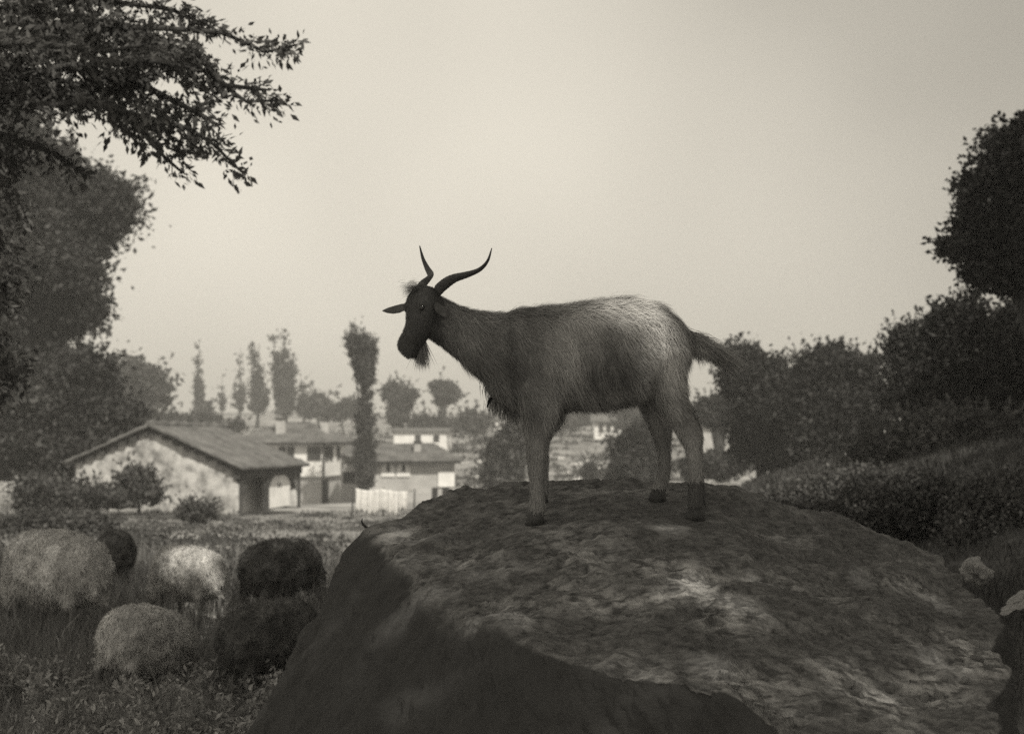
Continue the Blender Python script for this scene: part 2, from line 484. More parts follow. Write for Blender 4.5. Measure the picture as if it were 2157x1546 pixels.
TREES = [
    # name, label, base px, depth, blobs, clusters, per, leaf, material, extra
    ('leafy_tree', 'tall broad leafy tree rising at the left edge behind the stone shed', 60, 54,
     [(50, 340, 110, 75), (130, 385, 80, 50), (20, 230, 60, 90), (40, 520, 170, 150), (162, 460, 98, 90), (232, 425, 46, 50), (108, 630, 92, 105), (20, 700, 120, 120), (180, 540, 42, 65), (30, 380, 140, 90), (168, 640, 38, 55)], 3000, 40, 0.14, 'leaf_left', dict(trunk=0.4, spread=0.36, shell=0.5)),
    ('leafy_tree', 'low dense leafy tree beside the left end of the shed roof', 100, 51,
     [(90, 840, 120, 100), (190, 800, 48, 65), (50, 900, 130, 80), (200, 880, 60, 60), (110, 950, 110, 50), (260, 880, 45, 30)], 1600, 40, 0.14, 'leaf_left', dict(trunk=0.25, spread=0.32, shell=0.5)),
    ('leafy_tree', 'pale hazy rounded tree just left of the thin poplars', 300, 130,
     [(295, 815, 45, 38), (275, 850, 35, 28), (335, 815, 14, 30), (255, 865, 30, 25), (310, 858, 28, 20)], 300, 16, 0.42, 'leaf_far', dict(sprays=0.10, trunk=0.3, spread=0.7)),
    ('poplar_tree', 'slender spire poplar standing alone, leftmost of the poplars', 419, 215,
     [(420, 840, 8, 26)], 200, 12, 0.3, 'leaf_far', dict(sprays=0.10, trunk=0.2, spread=0.25, limbs=3, up=1.5, droop=-0.8, streaks=[(421, 865, 416, 738, 9), (420, 860, 424, 790, 8), (418, 860, 412, 790, 7)])),
    ('bush', 'small low dark bush at the foot of the leftmost poplar', 432, 213,
     [(432, 857, 15, 8)], 40, 12, 0.4, 'leaf_far', dict(sprays=0.10, trunk=0.1, spread=0.4, limbs=2)),
    ('poplar_tree', 'very thin faint poplar between the lone spire and the poplar clump', 467, 230,
     [(468, 845, 4, 20)], 40, 9, 0.28, 'leaf_far', dict(sprays=0.10, trunk=0.12, spread=0.25, limbs=2, up=1.5, droop=-0.8, streaks=[(468, 860, 466, 790, 5)])),
    ('poplar_tree', 'wispy half bare poplar left of the dark spindle poplar', 505, 225,
     [(500, 840, 12, 20)], 80, 10, 0.3, 'leaf_far', dict(sprays=0.10, trunk=0.16, spread=0.34, limbs=4, up=1.0, streaks=[(506, 860, 505, 735, 7), (505, 850, 492, 800, 7), (508, 850, 520, 805, 6)])),
    ('poplar_tree', 'dark spindle shaped poplar with a pointed top', 541, 205,
     [(541, 805, 11, 34), (545, 852, 16, 16)], 320, 12, 0.28, 'leaf_far', dict(sprays=0.10, trunk=0.25, spread=0.28, limbs=4, up=1.3, droop=-0.8, streaks=[(542, 860, 531, 726, 13), (544, 850, 546, 765, 10), (552, 860, 570, 795, 7)])),
    ('poplar_tree', 'broad columnar poplar with a forked top, tallest of the clump', 600, 200,
     [(597, 785, 22, 38), (601, 830, 20, 34)], 700, 14, 0.28, 'leaf_far', dict(sprays=0.10, trunk=0.3, spread=0.3, limbs=5, up=1.3, droop=-0.8, streaks=[(600, 865, 574, 702, 16), (602, 860, 598, 700, 14), (606, 860, 619, 752, 14), (598, 850, 568, 760, 11), (606, 850, 616, 790, 12)])),
    ('conifer_tree', 'short pointed tree right beside the broad columnar poplar', 640, 195,
     [(640, 855, 15, 18)], 130, 13, 0.28, 'leaf_far', dict(sprays=0.10, trunk=0.2, spread=0.28, limbs=3, streaks=[(640, 865, 637, 805, 12)])),
    ('leafy_tree', 'small ragged tree between the pointed tree and the village poplar', 670, 190,
     [(662, 838, 8, 20), (675, 855, 18, 22), (680, 830, 5, 14), (655, 868, 16, 12)], 120, 14, 0.36, 'leaf_far', dict(sprays=0.10, trunk=0.2, spread=0.4, limbs=3)),
    ('bush', 'low dark hedge bush left of the village poplar', 725, 180,
     [(715, 868, 24, 16), (735, 862, 22, 18), (690, 872, 20, 10)], 150, 14, 0.36, 'leaf_far', dict(sprays=0.10, trunk=0.12, spread=0.4, limbs=2)),
    ('poplar_tree', 'big plume headed poplar standing among the village houses', 768, 84,
     [(745, 722, 15, 24), (768, 735, 18, 34), (783, 742, 9, 28), (768, 905, 13, 60), (770, 985, 17, 40)], 1500, 18, 0.10, 'leaf', dict(trunk=0.2, spread=0.11, limbs=8, droop=-0.9, up=1.2, sprays=0.5, streaks=[(766, 800, 729, 712, 12), (768, 800, 745, 690, 12), (770, 800, 760, 700, 13), (772, 800, 776, 712, 13), (775, 800, 791, 735, 11), (764, 790, 735, 742, 11), (768, 900, 771, 780, 9), (766, 880, 760, 820, 6), (774, 900, 783, 790, 7), (770, 960, 747, 860, 12), (770, 960, 792, 872, 12), (768, 1010, 745, 925, 12), (772, 1010, 793, 930, 12), (768, 1020, 768, 900, 16)])),
    ('leafy_tree', 'ragged round tree behind the low house, right of the village poplar', 845, 160,
     [(822, 822, 15, 17), (846, 842, 30, 27), (838, 878, 24, 20), (868, 832, 10, 13)], 360, 15, 0.3, 'leaf_far', dict(sprays=0.2, trunk=0.3, spread=0.3)),
    ('leafy_tree', 'mop headed tree with a bare trunk below the goat beard', 930, 165,
     [(940, 822, 25, 21), (914, 812, 11, 8), (928, 844, 12, 12), (950, 838, 12, 11)], 330, 16, 0.28, 'leaf_far', dict(sprays=0.03, trunk=0.6, spread=0.28, limbs=3)),
    ('bush', 'long dark hedge bush under the mop headed tree', 915, 158,
     [(900, 894, 24, 10), (935, 896, 24, 8), (880, 892, 10, 9), (960, 898, 12, 7)], 260, 15, 0.36, 'leaf_far', dict(sprays=0.10, trunk=0.12, spread=0.42, limbs=2)),
    ('bush', 'rounded dark bush just left of the goat chest', 995, 150,
     [(995, 888, 22, 17), (1012, 896, 14, 9)], 200, 15, 0.36, 'leaf_far', dict(sprays=0.10, trunk=0.12, spread=0.4, limbs=2)),
    ('bush', 'grey upright twiggy shrub left of the goat front legs', 1075, 74,
     [(1070, 960, 42, 60), (1085, 910, 26, 34), (1040, 975, 24, 30), (1060, 1010, 45, 32)], 420, 16, 0.15, 'leaf', dict(trunk=0.1, spread=0.25, droop=-0.6, limbs=6)),
    ('bush', 'wide dark hedge seen under the goat belly beside the white house', 1205, 178,
     [(1190, 884, 34, 24), (1225, 880, 30, 26), (1160, 892, 26, 18)], 300, 15, 0.36, 'leaf_far', dict(sprays=0.10, trunk=0.12, spread=0.4, limbs=2)),
    ('leafy_tree', 'dark round tree right of the small white house', 1332, 165,
     [(1330, 875, 28, 26), (1345, 890, 26, 26), (1318, 890, 16, 18)], 260, 15, 0.34, 'leaf_dark', dict(trunk=0.2, spread=0.38)),
    ('bush', 'large round dark bush seen between the goat front and hind legs', 1345, 66,
     [(1345, 955, 52, 60), (1325, 1000, 45, 40), (1375, 985, 40, 50), (1355, 910, 30, 26)], 620, 16, 0.14, 'leaf_dark', dict(trunk=0.1, spread=0.22, limbs=3)),
    ('bush', 'small dark bush standing alone in the sunny stony field', 1245, 96,
     [(1243, 1000, 14, 26), (1240, 985, 9, 16)], 80, 14, 0.16, 'leaf_dark', dict(trunk=0.06, spread=0.2, limbs=2)),
    ('leafy_tree', 'small round headed tree with thick trunk below the goat tail', 1519, 70,
     [(1500, 868, 36, 28), (1525, 858, 28, 26), (1480, 872, 18, 16), (1540, 880, 18, 14)], 420, 20, 0.13, 'leaf_dark', dict(trunk=0.36, spread=0.17, sprays=0.08)),
    ('leafy_tree', 'dark tree with a spiky tip directly right of the goat tail', 1600, 46,
     [(1558, 735, 7, 26), (1552, 775, 40, 38), (1600, 800, 48, 46), (1545, 810, 22, 24), (1620, 870, 70, 85), (1580, 920, 40, 70), (1660, 830, 40, 55), (1660, 950, 70, 60)], 1900, 26, 0.10, 'leaf_dark', dict(trunk=0.2, spread=0.17, sprays=0.6)),
    ('leafy_tree', 'dark domed tree between the spiky tree and the right hand bushes', 1765, 43,
     [(1745, 785, 60, 60), (1800, 795, 48, 52), (1760, 870, 105, 80), (1720, 830, 40, 50), (1820, 870, 50, 60), (1760, 950, 120, 60)], 2000, 26, 0.10, 'leaf_dark', dict(trunk=0.22, spread=0.17, sprays=0.6)),
    ('leafy_tree', 'thin leaved feathery tree at the top of the grassy bank', 1925, 30,
     [(1900, 720, 28, 32), (1930, 750, 45, 50), (1885, 755, 22, 22), (1965, 720, 36, 50), (1950, 820, 60, 60), (1880, 830, 20, 40)], 520, 20, 0.06, 'leaf_dark', dict(trunk=0.08, spread=0.14, sprays=1.2, up=0.8)),
    ('leafy_tree', 'large dark leafy tree massed at the right edge above the bank', 2080, 25,
     [(2000, 690, 26, 50), (2040, 670, 30, 45), (1960, 710, 20, 40), (2030, 720, 62, 62), (2090, 760, 90, 80), (2010, 800, 80, 90), (2120, 850, 120, 120), (1990, 880, 90, 70), (2200, 760, 110, 120), (2060, 920, 130, 80)], 3200, 26, 0.062, 'leaf_dark', dict(trunk=0.16, spread=0.13, sprays=0.7, up=0.5)),
    ('leafy_tree', 'tall dark tree leaning in at the upper right edge', 2240, 19,
     [(2170, 440, 90, 120), (2070, 415, 46, 55), (2050, 450, 34, 36), (2005, 515, 20, 20), (2120, 340, 56, 55), (2185, 300, 60, 70), (2075, 490, 40, 40), (2020, 530, 30, 26), (2110, 560, 52, 52), (2190, 570, 80, 60), (2070, 580, 36, 26), (2260, 450, 120, 200)], 2600, 26, 0.052, 'leaf_dark', dict(trunk=0.2, spread=0.10, sprays=0.6, up=0.0)),
    ('bush', 'low dark bramble bush on the grassy bank under the right hand trees', 1960, 21,
     [(1950, 950, 120, 60), (2080, 960, 110, 80), (1860, 960, 60, 36)], 1000, 18, 0.07, 'leaf_bank', dict(trunk=0.05, spread=0.14, limbs=3)),
    ('bush', 'grey hedge bush along the low wall behind the goat hind leg', 1525, 60,
     [(1500, 978, 34, 28), (1545, 976, 34, 30), (1465, 985, 26, 24)], 420, 20, 0.11, 'leaf_left', dict(trunk=0.05, spread=0.16, limbs=2, sprays=0.05)),
    ('bush', 'dark scrub bush halfway up the bank behind the boulder', 1790, 17,
     [(1760, 1040, 70, 36), (1830, 1030, 60, 36), (1700, 1060, 50, 24)], 1100, 26, 0.03, 'leaf_bank', dict(trunk=0.04, spread=0.10, limbs=3)),
    ('bush', 'low dark scrub bush just behind the boulder back edge', 1650, 12.5,
     [(1640, 1095, 60, 24), (1720, 1105, 60, 28), (1580, 1085, 36, 16)], 900, 26, 0.024, 'leaf_bank', dict(trunk=0.03, spread=0.08, limbs=3)),
    ('bush', 'broad dark scrub bush in the hollow behind the boulder shoulder', 1900, 12,
     [(1860, 1090, 80, 45), (1960, 1070, 90, 55), (1800, 1120, 50, 30)], 1500, 26, 0.025, 'leaf_bank', dict(trunk=0.03, spread=0.08, limbs=3)),
    ('bush', 'shadowy bush beyond the right end of the boulder', 2140, 11,
     [(2120, 1090, 80, 75), (2200, 1140, 90, 90), (2060, 1130, 50, 45)], 1300, 26, 0.026, 'leaf_bank', dict(trunk=0.03, spread=0.08, limbs=3)),
    ('bush', 'bushy dark shrub growing against the pale gable wall', 295, 41,
     [(292, 1012, 32, 26), (300, 1035, 36, 22), (275, 1040, 26, 18)], 300, 16, 0.09, 'leaf', dict(trunk=0.05, spread=0.14, limbs=3)),
    ('bush', 'low sprawling shrub at the left foot of the gable wall', 190, 40,
     [(185, 1045, 45, 22), (230, 1050, 40, 20), (135, 1045, 50, 25), (80, 1040, 50, 35)], 360, 15, 0.09, 'leaf', dict(trunk=0.04, spread=0.16, limbs=3)),
    ('bush', 'small round weed bush in the sunny meadow before the shed', 412, 33,
     [(410, 1078, 30, 14), (430, 1082, 22, 10)], 130, 14, 0.07, 'leaf', dict(trunk=0.03, spread=0.12, limbs=2)),
    ('bush', 'low dark leaf patch in place of a tree shadow at the far left of the meadow', 130, 25,
     [(60, 1108, 70, 12), (140, 1106, 70, 12), (200, 1112, 50, 14)], 420, 18, 0.05, 'leaf', dict(trunk=0.03, spread=0.11, limbs=2)),  # dark leaf patch put in place of a tree's cast shadow
    ('bush', 'dark row of low scrub behind the shed roof ridge', 410, 140,
     [(360, 884, 28, 10), (400, 888, 26, 9), (440, 886, 20, 10), (495, 900, 12, 16)], 200, 12, 0.34, 'leaf_far', dict(sprays=0.10, trunk=0.08, spread=0.35, limbs=2)),
]
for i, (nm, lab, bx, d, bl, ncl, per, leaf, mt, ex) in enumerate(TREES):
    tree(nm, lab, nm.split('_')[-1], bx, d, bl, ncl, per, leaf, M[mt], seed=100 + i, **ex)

# the near tree whose boughs reach in at the upper left
def bough_tree():
    r = np.random.default_rng(5)
    d = 10.0
    bx = at(-330, 900, d)
    root = empty('leafy_tree', (bx[0], d, ground_z(bx[0], d)), 'near tree reaching leafy boughs in from the upper left corner', 'tree')
    zt = ground_z(bx[0], d)
    t = MB()
    fork = at(-300, 420, d)
    t.tube([(bx[0], d, zt - 0.2), (bx[0] + 0.05, d, zt + 1.2), fork, at(-260, 150, d), at(-150, -150, d)], [0.2, 0.16, 0.14, 0.1, 0.05], 10)
    t.build('trunk', M['bark'], root, True)
    # boughs: pixel polylines with depth, twig clusters along them
    boughs = [
        ([(-290, 350), (-60, 190), (140, 140), (330, 130), (430, 150), (520, 215), (590, 212)], 10.0, 0.9),
        ([(-280, 300), (-30, 90), (150, 60), (340, 60), (470, 70), (560, 110), (625, 95)], 10.3, 0.75),
        ([(-290, 380), (0, 230), (190, 215), (310, 250), (400, 272), (450, 305), (508, 362)], 9.7, 0.8),
        ([(-60, 190), (120, 190), (250, 230), (305, 285), (345, 330), (385, 365)], 9.8, 0.75),
        ([(-200, 120), (0, 20), (200, 0), (360, 20), (450, 60)], 10.4, 0.9),
        ([(150, 140), (300, 180), (420, 240), (455, 262)], 9.9, 0.75),
        ([(-100, 260), (20, 290), (110, 320), (180, 370)], 10.6, 0.7),
        ([(-150, 60), (0, 130), (120, 170), (240, 190)], 10.2, 0.95),
        ([(-250, 0), (-20, -60), (200, -80), (420, -60)], 10.2, 0.9),
        ([(330, 130), (420, 120), (470, 180), (560, 190)], 9.9, 0.6),
        ([(-250, 250), (-60, 100), (60, 90), (220, 110), (330, 90)], 9.6, 0.9),
        ([(-150, 180), (0, 60), (120, 30), (260, 50), (400, 110)], 10.8, 0.9),
    ]
    leaves, tones = [], []
    for pts, dd, dens in boughs:
        P3 = [at(x, y, dd + 0.25 * math.sin(i * 1.7)) for i, (x, y) in enumerate(pts)]
        m = MB()
        n = len(P3)
        m.tube(P3, [0.030 * (1 - i / n) + 0.004 for i in range(n)], 7)
        # side twigs
        tot = np.concatenate([[0], np.cumsum([np.linalg.norm(P3[i + 1] - P3[i]) for i in range(n - 1)])])
        nt_ = int(tot[-1] * 46 * dens)
        for j in range(nt_):
            u = r.uniform(0.12, 1.0) * tot[-1]
            k = min(np.searchsorted(tot, u) - 1, n - 2); k = max(k, 0)
            a = P3[k] + (P3[k + 1] - P3[k]) * (u - tot[k]) / (tot[k + 1] - tot[k])
            dirv = P3[k + 1] - P3[k]; dirv /= np.linalg.norm(dirv)
            taper = 0.35 + 0.65 * (1 - u / tot[-1])
            ln = r.uniform(0.12, 0.34) * taper * 1.15
            w = dirv * 0.8 + r.normal(size=3) * np.array([0.5, 0.8, 0.55]); w /= np.linalg.norm(w)
            e = a + w * ln + np.array([0, 0, -0.15 * ln])
            if j % 3 == 0:
                m.tube([a, (a + e) / 2 + [0, 0, 0.02], e], [0.005, 0.004, 0.002], 4)
            nl = int(r.integers(7, 13) * (0.45 + 0.55 * taper))
            s = r.uniform(0.15, 1.1, nl)[:, None]
            c = a + (e - a) * s + r.normal(size=(nl, 3)) * 0.028
            leaves.append((c, w)); tones.append(np.full(nl, r.uniform(0.75, 1.3)))
        m.build('bough', M['bark'], root, True)
    mass = []
    for bx_, by_, rx_, ry_ in ((70, 90, 160, 62), (230, 175, 120, 58), (370, 120, 75, 42), (320, 255, 66, 46), (110, 205, 90, 32), (430, 190, 60, 30), (200, 70, 120, 45), (-40, 180, 120, 90), (60, 0, 200, 50), (390, 300, 40, 28), (290, 120, 80, 60), (0, 330, 80, 50), (-30, 450, 90, 90), (-20, 600, 80, 110), (-30, 760, 80, 100)):
        p_ = at(bx_, by_, 10.2); k_ = mpp(10.2)
        mass.append((p_[0], p_[1], p_[2], rx_ * k_, 0.35, ry_ * k_))
    cc_, pts_ = blob_points(mass, 900, 13, 0.06, r, 0.5)
    for i_ in range(len(cc_)):
        w_ = r.normal(size=3) * np.array([0.7, 0.7, 0.4]) + np.array([0.5, 0, -0.25]); w_ /= np.linalg.norm(w_)
        leaves.append((pts_[i_ * 13:(i_ + 1) * 13], w_)); tones.append(np.full(13, r.uniform(0.7, 1.35)))
    c = np.concatenate([l[0] for l in leaves]); wd = np.concatenate([np.repeat(l[1][None], len(l[0]), 0) for l in leaves])
    n = len(c)
    dvec = wd + r.normal(size=(n, 3)) * 0.55; dvec[:, 2] -= 0.35
    dvec /= np.linalg.norm(dvec, axis=1, keepdims=True)
    e = np.cross(dvec, r.normal(size=(n, 3))); e /= np.linalg.norm(e, axis=1, keepdims=True)
    ln = (0.068 * r.uniform(0.6, 1.3, n))[:, None]; wv = ln * 0.42
    nn = np.cross(dvec, e)
    v = np.stack([c, c + dvec * ln * 0.45 + e * wv * 0.5 + nn * wv * 0.12, c + dvec * ln, c + dvec * ln * 0.45 - e * wv * 0.5 + nn * wv * 0.12], 1).reshape(-1, 3)
    tn = np.repeat(np.concatenate(tones) * r.uniform(0.8, 1.2, n), 4)
    o = add('foliage', np_mesh('foliage', v, np.arange(n * 4).reshape(-1, 4), M['leaf'], tone=tn), root)
bough_tree()

# the big tree to the right of and behind the photographer that shades the boulder and the flock
GAPS = [(at(1345, 630, 4.80), 0.15), (at(1310, 640, 4.78), 0.12), (at(1398, 740, 4.74), 0.11), (at(1425, 795, 4.74), 0.08), (at(435, 1165, 9.8), 0.14), (at(1450, 1235, 4.15), 0.085), (at(1545, 1300, 3.95), 0.07), (at(1300, 1270, 4.0), 0.06), (at(1770, 1420, 3.8), 0.06)]
def shade_tree(name, label, base, blobs, clusters, per, leaf, seed):
    r = np.random.default_rng(seed)
    z0 = ground_z(base[0], base[1])
    root = empty(name, (base[0], base[1], z0), label, 'tree')
    cc, pts = blob_points(blobs, clusters, per, leaf * 2.4, r, 0.4)
    pts = pts[np.linalg.norm(pts - np.repeat(cc, per, 0), axis=1) < leaf * 4.2]
    sv = np.array(S)
    for g_, rr_ in GAPS:                           # leaves cut away along sun lines to spotlight goat, sheep and rock
        w_ = pts - g_
        pts = pts[np.linalg.norm(w_ - (w_ @ sv)[:, None] * sv, axis=1) > rr_]
    v, f = leaf_quads(pts, leaf, 0.3, 1.7, r)
    add('crown', np_mesh('crown', v, f, M['leaf'], tone=np.repeat(r.uniform(0.7, 1.3, len(pts)), 4)), root)
    m = MB()
    top = np.mean([b[:3] for b in blobs], axis=0)
    b0 = np.array([base[0], base[1], z0 - 0.2])
    fork = b0 * 0.5 + top * 0.5; fork[0] = base[0] * 0.8 + top[0] * 0.2; fork[1] = base[1] * 0.8 + top[1] * 0.2
    m.tube([b0, b0 * 0.6 + fork * 0.4, fork, top], [0.42, 0.34, 0.28, 0.06], 10)
    m.build('trunk', M['bark'], root, True)
    for bl in blobs:
        c = np.array(bl[:3]); lm = MB()
        lm.tube([fork + [0, 0, -0.3], (fork + c) / 2 + [0, 0, 0.5], c], [0.16, 0.11, 0.03], 7)
        lm.build('limb', M['bark'], root, True)
shade_tree('leafy_tree', 'large shade tree spreading over the boulder from the right', (7.2, -1.0),
           [(4.2, 0.5, 8.8, 2.8, 3.0, 1.6), (1.5, -0.2, 9.3, 1.8, 1.8, 1.2), (6.0, -3.0, 9.5, 3.0, 3.0, 1.8), (1.8, -2.6, 9.6, 3.0, 2.8, 1.6), (6.5, 2.6, 8.6, 2.6, 2.8, 1.8), (3.8, -1.0, 10.6, 3.2, 3.0, 1.2), (3.2, 3.4, 9.4, 2.0, 2.0, 1.4), (0.4, 2.2, 9.9, 1.9, 2.2, 1.0)], 1150, 26, 0.16, 61)
shade_tree('leafy_tree', 'broad unseen tree added to shade the right hand bank', (10.5, 6.0),  # out-of-view tree added to shade the bank
           [(9.0, 4.0, 7.0, 2.6, 3.0, 2.0), (10.5, 8.0, 6.5, 3.0, 3.2, 2.4), (9.4, 6.0, 9.0, 3.0, 3.4, 1.8), (12.5, 5.0, 7.5, 3.0, 3.0, 2.2)], 900, 26, 0.16, 62)

shade_tree('leafy_tree', 'tall unseen tree added to shade the top of the right hand bank', (10.6, 16.5),  # out-of-view tree added to keep sun off the upper bank
           [(8.9, 15.6, 7.2, 2.3, 2.8, 1.9), (10.2, 18.5, 6.6, 2.8, 3.0, 2.2), (9.6, 13.2, 8.4, 2.6, 3.0, 1.8), (11.8, 16.2, 8.6, 2.8, 3.0, 2.0), (12.4, 20.5, 6.8, 2.2, 2.4, 2.0)], 900, 26, 0.16, 63)
# ------------------------------------------------------------------ buildings
def ntile(v): v = np.asarray(v, float); return v / np.linalg.norm(v)
def roof_slope(name, eave_a, eave_b, ridge_b, ridge_a, mat, parent, thick=0.07, pitch=0.22, seed=0):
    """a tiled slope between an eave line and a ridge line: wavy pan-and-cover tile rows, real relief"""
    r = np.random.default_rng(seed)
    ea, eb, rb, ra = (np.asarray(q, float) for q in (eave_a, eave_b, ridge_b, ridge_a))
    nu = max(8, int(np.linalg.norm(eb - ea) / pitch) * 4)
    nv = max(6, int(np.linalg.norm(ra - ea) / 0.33) * 2)
    nrm = np.cross(eb - ea, ra - ea); nrm /= np.linalg.norm(nrm)
    if nrm[2] < 0: nrm = -nrm
    u = np.linspace(0, 1, nu + 1); v = np.linspace(0, 1, nv + 1)
    U, V = np.meshgrid(u, v, indexing='ij')
    P = ((1 - U) * (1 - V))[..., None] * ea + (U * (1 - V))[..., None] * eb + (U * V)[..., None] * rb + ((1 - U) * V)[..., None] * ra
    ln = np.linalg.norm(eb - ea)
    wave = 0.035 * np.cos(U * ln / pitch * 2 * np.pi) + 0.03 * ((V * nv / 2) % 1.0 < 0.5)
    jit = fbm(P.reshape(-1, 3) * 0.9, 3, seed).reshape(U.shape) * 0.07 + r.normal(size=U.shape) * 0.008
    T = P + nrm * (wave + jit)[..., None]
    B = P - nrm * thick
    n1, n2 = U.shape
    idx = np.arange(n1 * n2).reshape(n1, n2)
    q = np.stack([idx[:-1, :-1], idx[1:, :-1], idx[1:, 1:], idx[:-1, 1:]], -1).reshape(-1, 4)
    off = n1 * n2
    qb = q[:, ::-1] + off
    sides = []
    for line in (idx[:, 0], idx[:, -1][::-1], idx[0, :][::-1], idx[-1, :]):
        sides.append(np.stack([line[:-1], line[:-1] + off, line[1:] + off, line[1:]], -1))
    return add(name, np_mesh(name, np.concatenate([T.reshape(-1, 3), B.reshape(-1, 3)]), [np.concatenate([q, qb] + sides)], mat), parent)
def wall_panel(corners, mat, name, parent, thick, rough=0.05, res=0.22, seed=0, top=None):
    """upright wall: corners = (bottom start, bottom end), heights by a function top(u); front face is uneven rubble"""
    a, b = (np.asarray(q, float) for q in corners)
    ln = np.linalg.norm(b - a)
    nu = max(3, int(ln / res)); nv = 14
    t = ntile(b - a); nrm = np.array([t[1], -t[0], 0])
    U, V = np.meshgrid(np.linspace(0, 1, nu + 1), np.linspace(0, 1, nv + 1), indexing='ij')
    H = np.vectorize(top)(U)
    P = a + U[..., None] * (b - a) + np.array([0, 0, 1.0]) * (V * H)[..., None]
    dsp = fbm(P.reshape(-1, 3) * 2.6, 4, seed).reshape(U.shape) * rough
    Fp = P + nrm * dsp[..., None]
    Bp = P - nrm * thick
    n1, n2 = U.shape
    idx = np.arange(n1 * n2).reshape(n1, n2)
    q = np.stack([idx[:-1, :-1], idx[1:, :-1], idx[1:, 1:], idx[:-1, 1:]], -1).reshape(-1, 4)
    off = n1 * n2
    sides = []
    for line in (idx[:, 0], idx[:, -1][::-1], idx[0, :][::-1], idx[-1, :]):
        sides.append(np.stack([line[:-1], line[:-1] + off, line[1:] + off, line[1:]], -1))
    return add(name, np_mesh(name, np.concatenate([Fp.reshape(-1, 3), Bp.reshape(-1, 3)]), [np.concatenate([q, q[:, ::-1] + off] + sides)], mat), parent)

